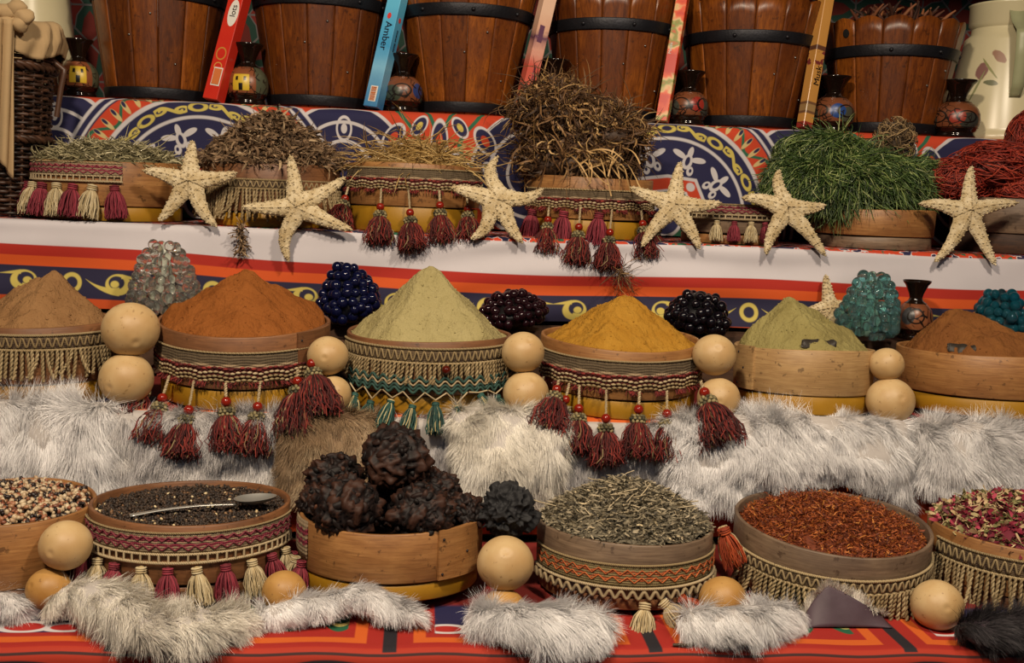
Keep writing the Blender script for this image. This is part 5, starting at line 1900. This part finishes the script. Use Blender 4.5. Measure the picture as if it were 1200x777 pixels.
# spoon on the seeds
sp0 = atz(152, 603, d2.location.z + .112); sp1 = atz(322, 585, d2.location.z + .116)
ax = (sp1 - sp0); Ls = ax.length; ax.normalize()
spn = thing('spoon', 'steel spoon lying on the dark seeds', 'spoon', sp0, (0, -math.asin(ax.z), math.atan2(ax.y, ax.x)))
xs_ = np.linspace(0, Ls * .72, 24); wv = np.interp(xs_, [0, Ls * .1, Ls * .6, Ls * .72], [.0058, .0045, .0030, .0042])
hz = .004 * np.sin(xs_ / Ls / .72 * PI)
def sgrid(dz): return np.stack([np.stack([xs_, s_ * wv, hz + dz - .0008 * s_ * s_], -1) for s_ in (-1, -.5, 0, .5, 1)], 1)
link('handle', mesh('handle', *slab(sgrid(.0), sgrid(-.0016))), MAT['steel'], spn)
th_ = np.arange(32) * 2 * PI / 32; qv = np.linspace(.02, 1, 9)
def bowl(dz):
    xx = Ls * .86 + qv[:, None] * np.cos(th_) * Ls * .155; yy = qv[:, None] * np.sin(th_) * .019 * (1 - .15 * np.cos(th_))
    return np.stack([xx, yy, np.broadcast_to((-.009 * (1 - qv ** 2))[:, None] + .006 + dz, xx.shape)], -1)
gb = G(); gb.add(bowl(0).reshape(-1, 3), gridfaces(9, 32, True)); gb.add(bowl(-.0012).reshape(-1, 3), gridfaces(9, 32, True)[:, ::-1])
gb.build('bowl', MAT['steel'], spn)


# dark dried fruit clumps
def clump(label, px, py, rpx, Y, seed, sq=(1, 1, .95)):
    c = at(px, py, Y)
    r = rpx / F_PX * (c - EYE).dot(CAMROT @ Vector((0, 0, -1)))
    rs = np.random.default_rng(seed)
    V, Fq = ico(5)
    g = G()
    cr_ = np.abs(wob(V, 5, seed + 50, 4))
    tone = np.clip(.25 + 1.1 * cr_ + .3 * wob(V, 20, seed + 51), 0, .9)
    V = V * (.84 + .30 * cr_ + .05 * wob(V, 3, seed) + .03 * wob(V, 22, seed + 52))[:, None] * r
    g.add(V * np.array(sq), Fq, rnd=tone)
    n = 120
    S = norm(rs.normal(size=(n, 3)))
    T = S * r * (.86 + .09 * rs.random((n, 1))) * np.array(sq)
    z = S; x = norm(np.cross(z, norm(rs.normal(size=(n, 3))))); y = np.cross(z, x)
    R = np.stack([x, y, z], -1)
    sc = r * np.stack([.08 + .18 * rs.random(n) ** 2, .06 + .12 * rs.random(n) ** 2, .05 + .08 * rs.random(n)], -1)
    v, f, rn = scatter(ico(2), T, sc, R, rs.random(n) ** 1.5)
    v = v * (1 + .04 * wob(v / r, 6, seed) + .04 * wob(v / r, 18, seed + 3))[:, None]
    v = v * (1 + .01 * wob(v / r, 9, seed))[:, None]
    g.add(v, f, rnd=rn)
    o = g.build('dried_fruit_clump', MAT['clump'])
    o.location = c
    return setp(o, label, 'dried fruit', 'dark dried fruit clumps')


YF = YD + s3
clump('topmost of the dark dried fruit clumps', 463, 537, 39, YF + .01, 1)
clump('front left dark dried fruit clump, resting on the sieve rim', 406, 594, 40, YF - .07, 2)
clump('front middle dark dried fruit clump with brown pips', 493, 603, 38, YF - .075, 3)
clump('dark dried fruit clump at the back left of the pile', 392, 563, 34, YF + .05, 4)
clump('small dark dried fruit clump behind the front middle one', 512, 580, 30, YF + .03, 5)
clump('right-hand dark dried fruit clump beside the lava stone', 541, 604, 27, YF - .03, 6)
clump('dark dried fruit clump at the left end of the pile', 372, 592, 24, YF + .0, 7)
clump('dark dried fruit clump in the middle of the pile', 450, 590, 34, YF + .06, 8)

# porous lava stone
c = at(595, 598, YD + .085)
V, Fq = ico(6)
V = V.copy()
rs = np.random.default_rng(9)
pit = norm(rs.normal(size=(330, 3)))
dm = V @ pit.T
prad = .09 + .11 * rs.random(330)
dep_ = np.max(np.clip((dm - np.cos(prad)) / (1 - np.cos(prad)), 0, 1) ** .5 * 1.0, axis=1)
V = V * (1 + .05 * wob(V, 2, 5) - .22 * dep_)[:, None]
V = V * np.array([.0475, .040, .0440]) * np.where(V[:, 2:3] < 0, np.array([[1.0, 1, .9]]), np.array([[.86, 1, 1.0]]))
o = link('lava_stone', mesh('lava_stone', V, Fq), MAT['lava']); o.location = c
setp(o, 'black porous lava stone perched on a gourd between two sieves', 'stone')

# gourds on tier D
GD = 'round dried gourds along the lowest shelf'
gourd('upper gourd at the left end of the lowest shelf', 77, 639, 30, YD + .016, group=GD)
gourd('lower gourd at the left end, half wrapped in fur', 57, 690, 25, YD + .005, mat='gourd_orange', group=GD)
gourd('orange gourd peeping over fur beside the seed sieve', 333, 694, 26, YD + .005, mat='gourd_orange', group=GD)
gourd('big gourd below the lava stone', 592, 660, 33, YD + .030, group=GD)
gourd('gourd mostly buried in white fur under the big gourd', 590, 716, 27, YD + .01, mat='gourd_orange', group=GD)
gourd('gourd between the herb sieve and the large grey sieve', 847, 703, 28, YD + .0, mat='gourd_orange', group=GD)
gourd('gourd in front of the rose petal sieve', 1098, 709, 30, YD - .02, group=GD)


# ------------------------------------------------------------------ furs
def fur_on(P, Nrm, n, L, width, flow, mat, parent, seed, lift=.55, edgefun=None, K=4, clumpf=40):
    """fur strands on a grid of surface points (m,k,3)"""
    m, k, _ = P.shape
    a = rng.random(n) * (m - 1); b = rng.random(n) * (k - 1)
    i = np.minimum(a.astype(int), m - 2); j = np.minimum(b.astype(int), k - 2)
    fa = (a - i)[:, None]; fb = (b - j)[:, None]
    def bil(A): return A[i, j] * (1 - fa) * (1 - fb) + A[i + 1, j] * fa * (1 - fb) + A[i, j + 1] * (1 - fa) * fb + A[i + 1, j + 1] * fa * fb
    root = bil(P); nn = norm(bil(Nrm))
    fl = np.asarray(flow, float)
    if fl.ndim == 1: fl = np.broadcast_to(fl, root.shape)
    else: fl = bil(fl)
    cl = np.stack([wob(root, clumpf, seed + q) for q in range(3)], -1) + .8 * np.stack([wob(root, clumpf * 3.2, seed + 7 + q) for q in range(3)], -1)
    fl = fl - nn * np.sum(fl * nn, 1, keepdims=True) * .6
    d = fl * (1 - lift) + nn * lift + cl * .34 + rng.normal(size=root.shape) * .07
    Ls = L * (.6 + .5 * rng.random(n)) * (1 + .3 * wob(root, clumpf * .6, seed + 20))
    Pp = grow(root, d, Ls, K, .10, .12, .04)
    tone = np.clip(.55 + .30 * wob(root, 22, seed + 30) + .15 * wob(root, 90, seed + 31) + rng.normal(size=n) * .08, 0, 1)
    V, Fq, rn = ribbons(Pp, np.linspace(1, .12, K) * width, tone, .35, nn)
    return setp(G().add(V, Fq, rnd=rn).build('fur', MAT[mat], parent), kind='stuff')


def surf_normals(P):
    du = np.gradient(P, axis=1); dv = np.gradient(P, axis=0)
    return norm(np.cross(dv, du))


def pelt_drop(label, x0, x1, ybot, n, L, mat, hide='hide', seed=1, bulge=.03, top=.006, fl=(0, -.1, -1), round_=0.0, Yoff=0.0, lift=.32):
    """pelt lying on the edge of tier C and hanging down in front of the riser; ybot: lower outline in pixels"""
    nu, nv = 40, 22
    us = np.linspace(x0, x1, nu)
    yb = np.interp(us, [q[0] for q in ybot], [q[1] for q in ybot])
    P = np.zeros((nv, nu, 3))
    for k, px in enumerate(us):
        f = (k / (nu - 1)) * 2 - 1
        sh = math.sqrt(max(0, 1 - abs(f) ** 6))
        zb = at(px, yb[k], E_C - .04).z
        X0 = at(px, 480, E_C - .03).x
        tp = top * (.4 + .6 * sh) + round_ * sh
        path = resample([(E_C + .016 + Yoff, Z_C + tp * .7), (E_C - .004 + Yoff, Z_C + tp), (E_C - .016 + Yoff - bulge * .3 * sh, Z_C - .004 + tp * .6), (E_C - .018 + Yoff - bulge * .8 * sh, Z_C - .035), (E_C - .016 + Yoff - bulge * sh, (Z_C + zb) / 2), (E_C - .014 + Yoff - bulge * .8 * sh, zb + .01)], .002)
        tt = np.linspace(0, 1, nv)
        q = np.stack([np.interp(tt, np.linspace(0, 1, len(path)), path[:, c]) for c in (0, 1)], 1)
        P[:, k, 0] = X0 + (q[:, 1] - Z_C) * 0
        P[:, k, 1] = q[:, 0]; P[:, k, 2] = q[:, 1]
    w = wob(P[:, :, [0, 2]], 28, seed)
    P[:, :, 1] += w * .007
    N_ = surf_normals(P)
    if N_[nv // 2, nu // 2, 1] > 0: N_ = -N_
    c = P[0, nu // 2]
    org = np.array([c[0], E_C, Z_C])
    t = thing('fur_pelt', label, 'fur pelt', org, group='fur pelts')
    h = link('hide', mesh('hide', P - org, gridfaces(nv, nu)), MAT[hide], t)
    so = h.modifiers.new('thickness', 'SOLIDIFY'); so.thickness = .003
    fur_on(P - org, N_, int(n * 2.6), L, .00092, fl, mat, t, seed, lift)
    return t


pelt_drop('white fur pelt below the tan powder at the left edge', -35, 124, [(-35, 575), (60, 575), (124, 590)], 9500, .036, 'fur_white', seed=3, bulge=.030, top=.012)
pelt_drop('grey-white fur pelt below the orange powder sieve', 112, 336, [(112, 592), (140, 600), (240, 580), (336, 580)], 12500, .032, 'fur_grey', seed=13, bulge=.008, top=-.004, Yoff=.008, lift=.25)
pelt_drop('mottled brown fur pelt above the dried fruit clumps', 328, 440, [(328, 590), (440, 590)], 8500, .030, 'fur_brown', 'hide_brown', seed=23, bulge=.024, top=.004, lift=.42)
pelt_drop('grey fur pelt behind the topmost dried fruit clump', 430, 548, [(430, 590), (548, 580)], 6000, .024, 'fur_grey', seed=83, bulge=.002, top=-.006, Yoff=.012, lift=.2)
pelt_drop('rounded white fur pelt below the pale green powder', 530, 664, [(530, 565), (590, 590), (664, 580)], 10500, .036, 'fur_cream', seed=33, bulge=.050, top=.010, round_=.010)
pelt_drop('shaded grey fur pelt behind the mustard sieve tassels', 650, 805, [(650, 585), (805, 590)], 7500, .028, 'fur_grey', seed=43, bulge=.004, top=-.006, Yoff=.010, lift=.22)
pelt_drop('long white fur pelt below the olive powder sieve', 785, 1076, [(785, 590), (840, 590), (900, 575), (990, 555), (1050, 575), (1076, 600)], 19000, .036, 'fur_white', seed=53, bulge=.046, top=.010, round_=.006)
pelt_drop('white fur pelt below the brown powder at the right edge', 1082, 1235, [(1082, 572), (1150, 590), (1235, 590)], 9500, .034, 'fur_white', seed=63, bulge=.036, top=.010)


def fur_roll(label, pts, rad, n, L, mat, hide='hide', seed=1, flat=.62, zoff=0.0, width=.0008):
    """small pelt piece lying crumpled on the lowest shelf; pts: centre line in pixels"""
    C3 = []
    for (px, py, dz) in pts:
        q = atz(px, py, Z_D + .016 + dz)
        C3.append((q.x, q.y, q.z))
    C3 = np.array(C3); rad = np.asarray(rad, float)
    s = np.concatenate([[0], np.cumsum(np.linalg.norm(np.diff(C3, axis=0), axis=1))])
    K = 30
    t_ = np.linspace(0, s[-1], K)
    Cc = np.stack([np.interp(t_, s, C3[:, c]) for c in range(3)], 1)
    for _ in range(3): Cc[1:-1] = (Cc[:-2] + 2 * Cc[1:-1] + Cc[2:]) / 4
    Rr = np.interp(t_, s, rad) * np.sqrt(np.clip(1 - (np.abs(np.linspace(-1, 1, K)) ** 8), .03, 1))
    T = norm(np.gradient(Cc, axis=0))
    S_ = norm(np.cross(T, np.array([0, 0, 1.0]))); U_ = np.cross(S_, T)
    na = 18
    a = np.linspace(0, 2 * PI, na)
    P = Cc[:, None] + Rr[:, None, None] * (S_[:, None] * np.cos(a)[None, :, None] + flat * U_[:, None] * np.sin(a)[None, :, None])
    P += .004 * wob(P, 45, seed)[..., None] * np.array([.3, 1, 1])
    P[:, :, 2] = np.maximum(P[:, :, 2], Z_D + .003)
    N_ = norm(P - Cc[:, None])
    org = np.array([Cc[K // 2, 0], Cc[K // 2, 1], Z_D])
    t = thing('fur_scrap', label, 'fur scrap', org, group='fur scraps along the front edge')
    link('hide', mesh('hide', P - org, gridfaces(K, na)), MAT[hide], t)
    fur_on(P - org, N_, int(n * 2.2), L, width, (.35, -.6, -.35), mat, t, seed, .30, clumpf=48)
    fo = t.children[-1]
    return t


fur_roll('white fur scrap at the left front corner', [(-25, 700, .0), (5, 708, 0), (24, 716, 0)], (.030, .026, .014), 2600, .026, 'fur_white', seed=5)
fur_roll('long white fur scrap in front of the seed sieve', [(58, 706, .012), (85, 690, .022), (125, 703, .020), (165, 728, .012), (205, 742, .010), (255, 730, .004), (303, 722, .0)], (.016, .026, .032, .034, .034, .026, .016), 10500, .027, 'fur_cream', seed=15)
fur_roll('white fur scrap folded up below the dried fruit sieve', [(300, 718, .004), (345, 714, .006), (385, 706, .010), (420, 696, .020), (455, 712, .008), (492, 724, .0)], (.018, .019, .018, .018, .016, .012), 6000, .022, 'fur_white', seed=25)
fur_roll('fluffy white fur scrap under the big gourd', [(548, 722, .004), (590, 724, .010), (640, 735, .010), (680, 736, .008), (708, 732, .002)], (.014, .028, .036, .034, .018), 9500, .030, 'fur_white', seed=35)
fur_roll('white fur scrap between the herb and the large grey sieve', [(792, 728, .004), (825, 725, .010), (862, 733, .010), (900, 724, .008), (932, 716, .002)], (.016, .026, .030, .024, .016), 7500, .027, 'fur_white', seed=45)
fur_roll('dark grey fur scrap at the right front corner', [(1120, 736, .002), (1150, 742, .006), (1185, 738, .008), (1225, 735, .006)], (.014, .026, .030, .028), 7000, .026, 'fur_dark', 'hide_dark', seed=55)

# folded hide scrap with its dark underside showing, in front of the large grey sieve
q = [atz(948, 735, Z_D + .004), atz(1050, 738, Z_D + .004)]
nu, nv = 24, 12
u = np.linspace(0, 1, nu); v = np.linspace(0, 1, nv)
U_, V_ = np.meshgrid(u, v)
hgt = .052 * np.clip(np.minimum(U_ / .28, (1 - U_) / .72), 0, 1) ** .75
P = np.stack([q[0].x + (q[1].x - q[0].x) * U_, q[0].y + .004 + .020 * V_ + .006 * np.sin(U_ * 7) * V_, Z_D + .003 + hgt * V_], -1)
org = np.array([(q[0].x + q[1].x) / 2, q[0].y, Z_D])
t = thing('hide_scrap', 'folded hide scrap with dark leather side up in front of the large grey sieve', 'hide scrap', org)
h = link('leather', mesh('leather', P - org, gridfaces(nv, nu)), MAT['hide_dark'], t)
so = h.modifiers.new('thickness', 'SOLIDIFY'); so.thickness = .003
Pe = P[-3:] + np.array([0, .004, .003])
fur_on(Pe - org, np.broadcast_to(np.array([0, -.1, 1.0]), Pe.shape), 1300, .014, .0011, (-.3, -.3, .3), 'fur_cream', t, 71, .55)

# a short twig on the front cloth, and a knotted thread
p = atz(801, 757, Z_D + .003)
P = np.array([[-.014, .001, .001], [-.006, -.001, .002], [.004, -.002, .002], [.012, 0, .003], [.015, .001, .002]])
V, Fq, rn = tubes(P, .0022, 6)
o = G().add(V, Fq, rnd=rn).build('twig', MAT['jericho']); o.location = p
setp(o, 'short grey twig lying on the front cloth', 'twig')

# dark leaf scraps stuck in two of the powder heaps
for nm, (sv_, rr_, zz_, phi_, w_) in {'olive powder cone': (c5, r5, .124, -6, .060), 'brown powder heap': (c6, r6, .118, -46, .050)}.items():
    ph_ = math.radians(phi_)
    p = sv_.matrix_basis @ Vector((rr_ * .84 * math.sin(ph_), -rr_ * .84 * math.cos(ph_), zz_))
    n = 16
    u = np.linspace(-1, 1, n)
    P = np.stack([np.stack([u * w_ / 2, .008 * (k - 1) + .002 * np.sin(u * 9), .0015 * np.sin(u * 7 + k) + .005 * (k - 1) - .004], -1) * np.array([1, 1, 1]) for k in range(3)])
    P[:, :, 1] *= np.clip(1.1 - u ** 6, 0, 1)
    o = link('leaf_scrap', mesh('leaf_scrap', *slab(P + np.array([0, 0, .0008]), P)), plain('leaf_scrap', '#1c1814', '#3a322a', 90, .6))
    o.location = p
    o.rotation_euler = (.35, 0, ph_)
    setp(o, 'dark crumpled leaf scrap lying on the ' + nm, 'leaf scrap')
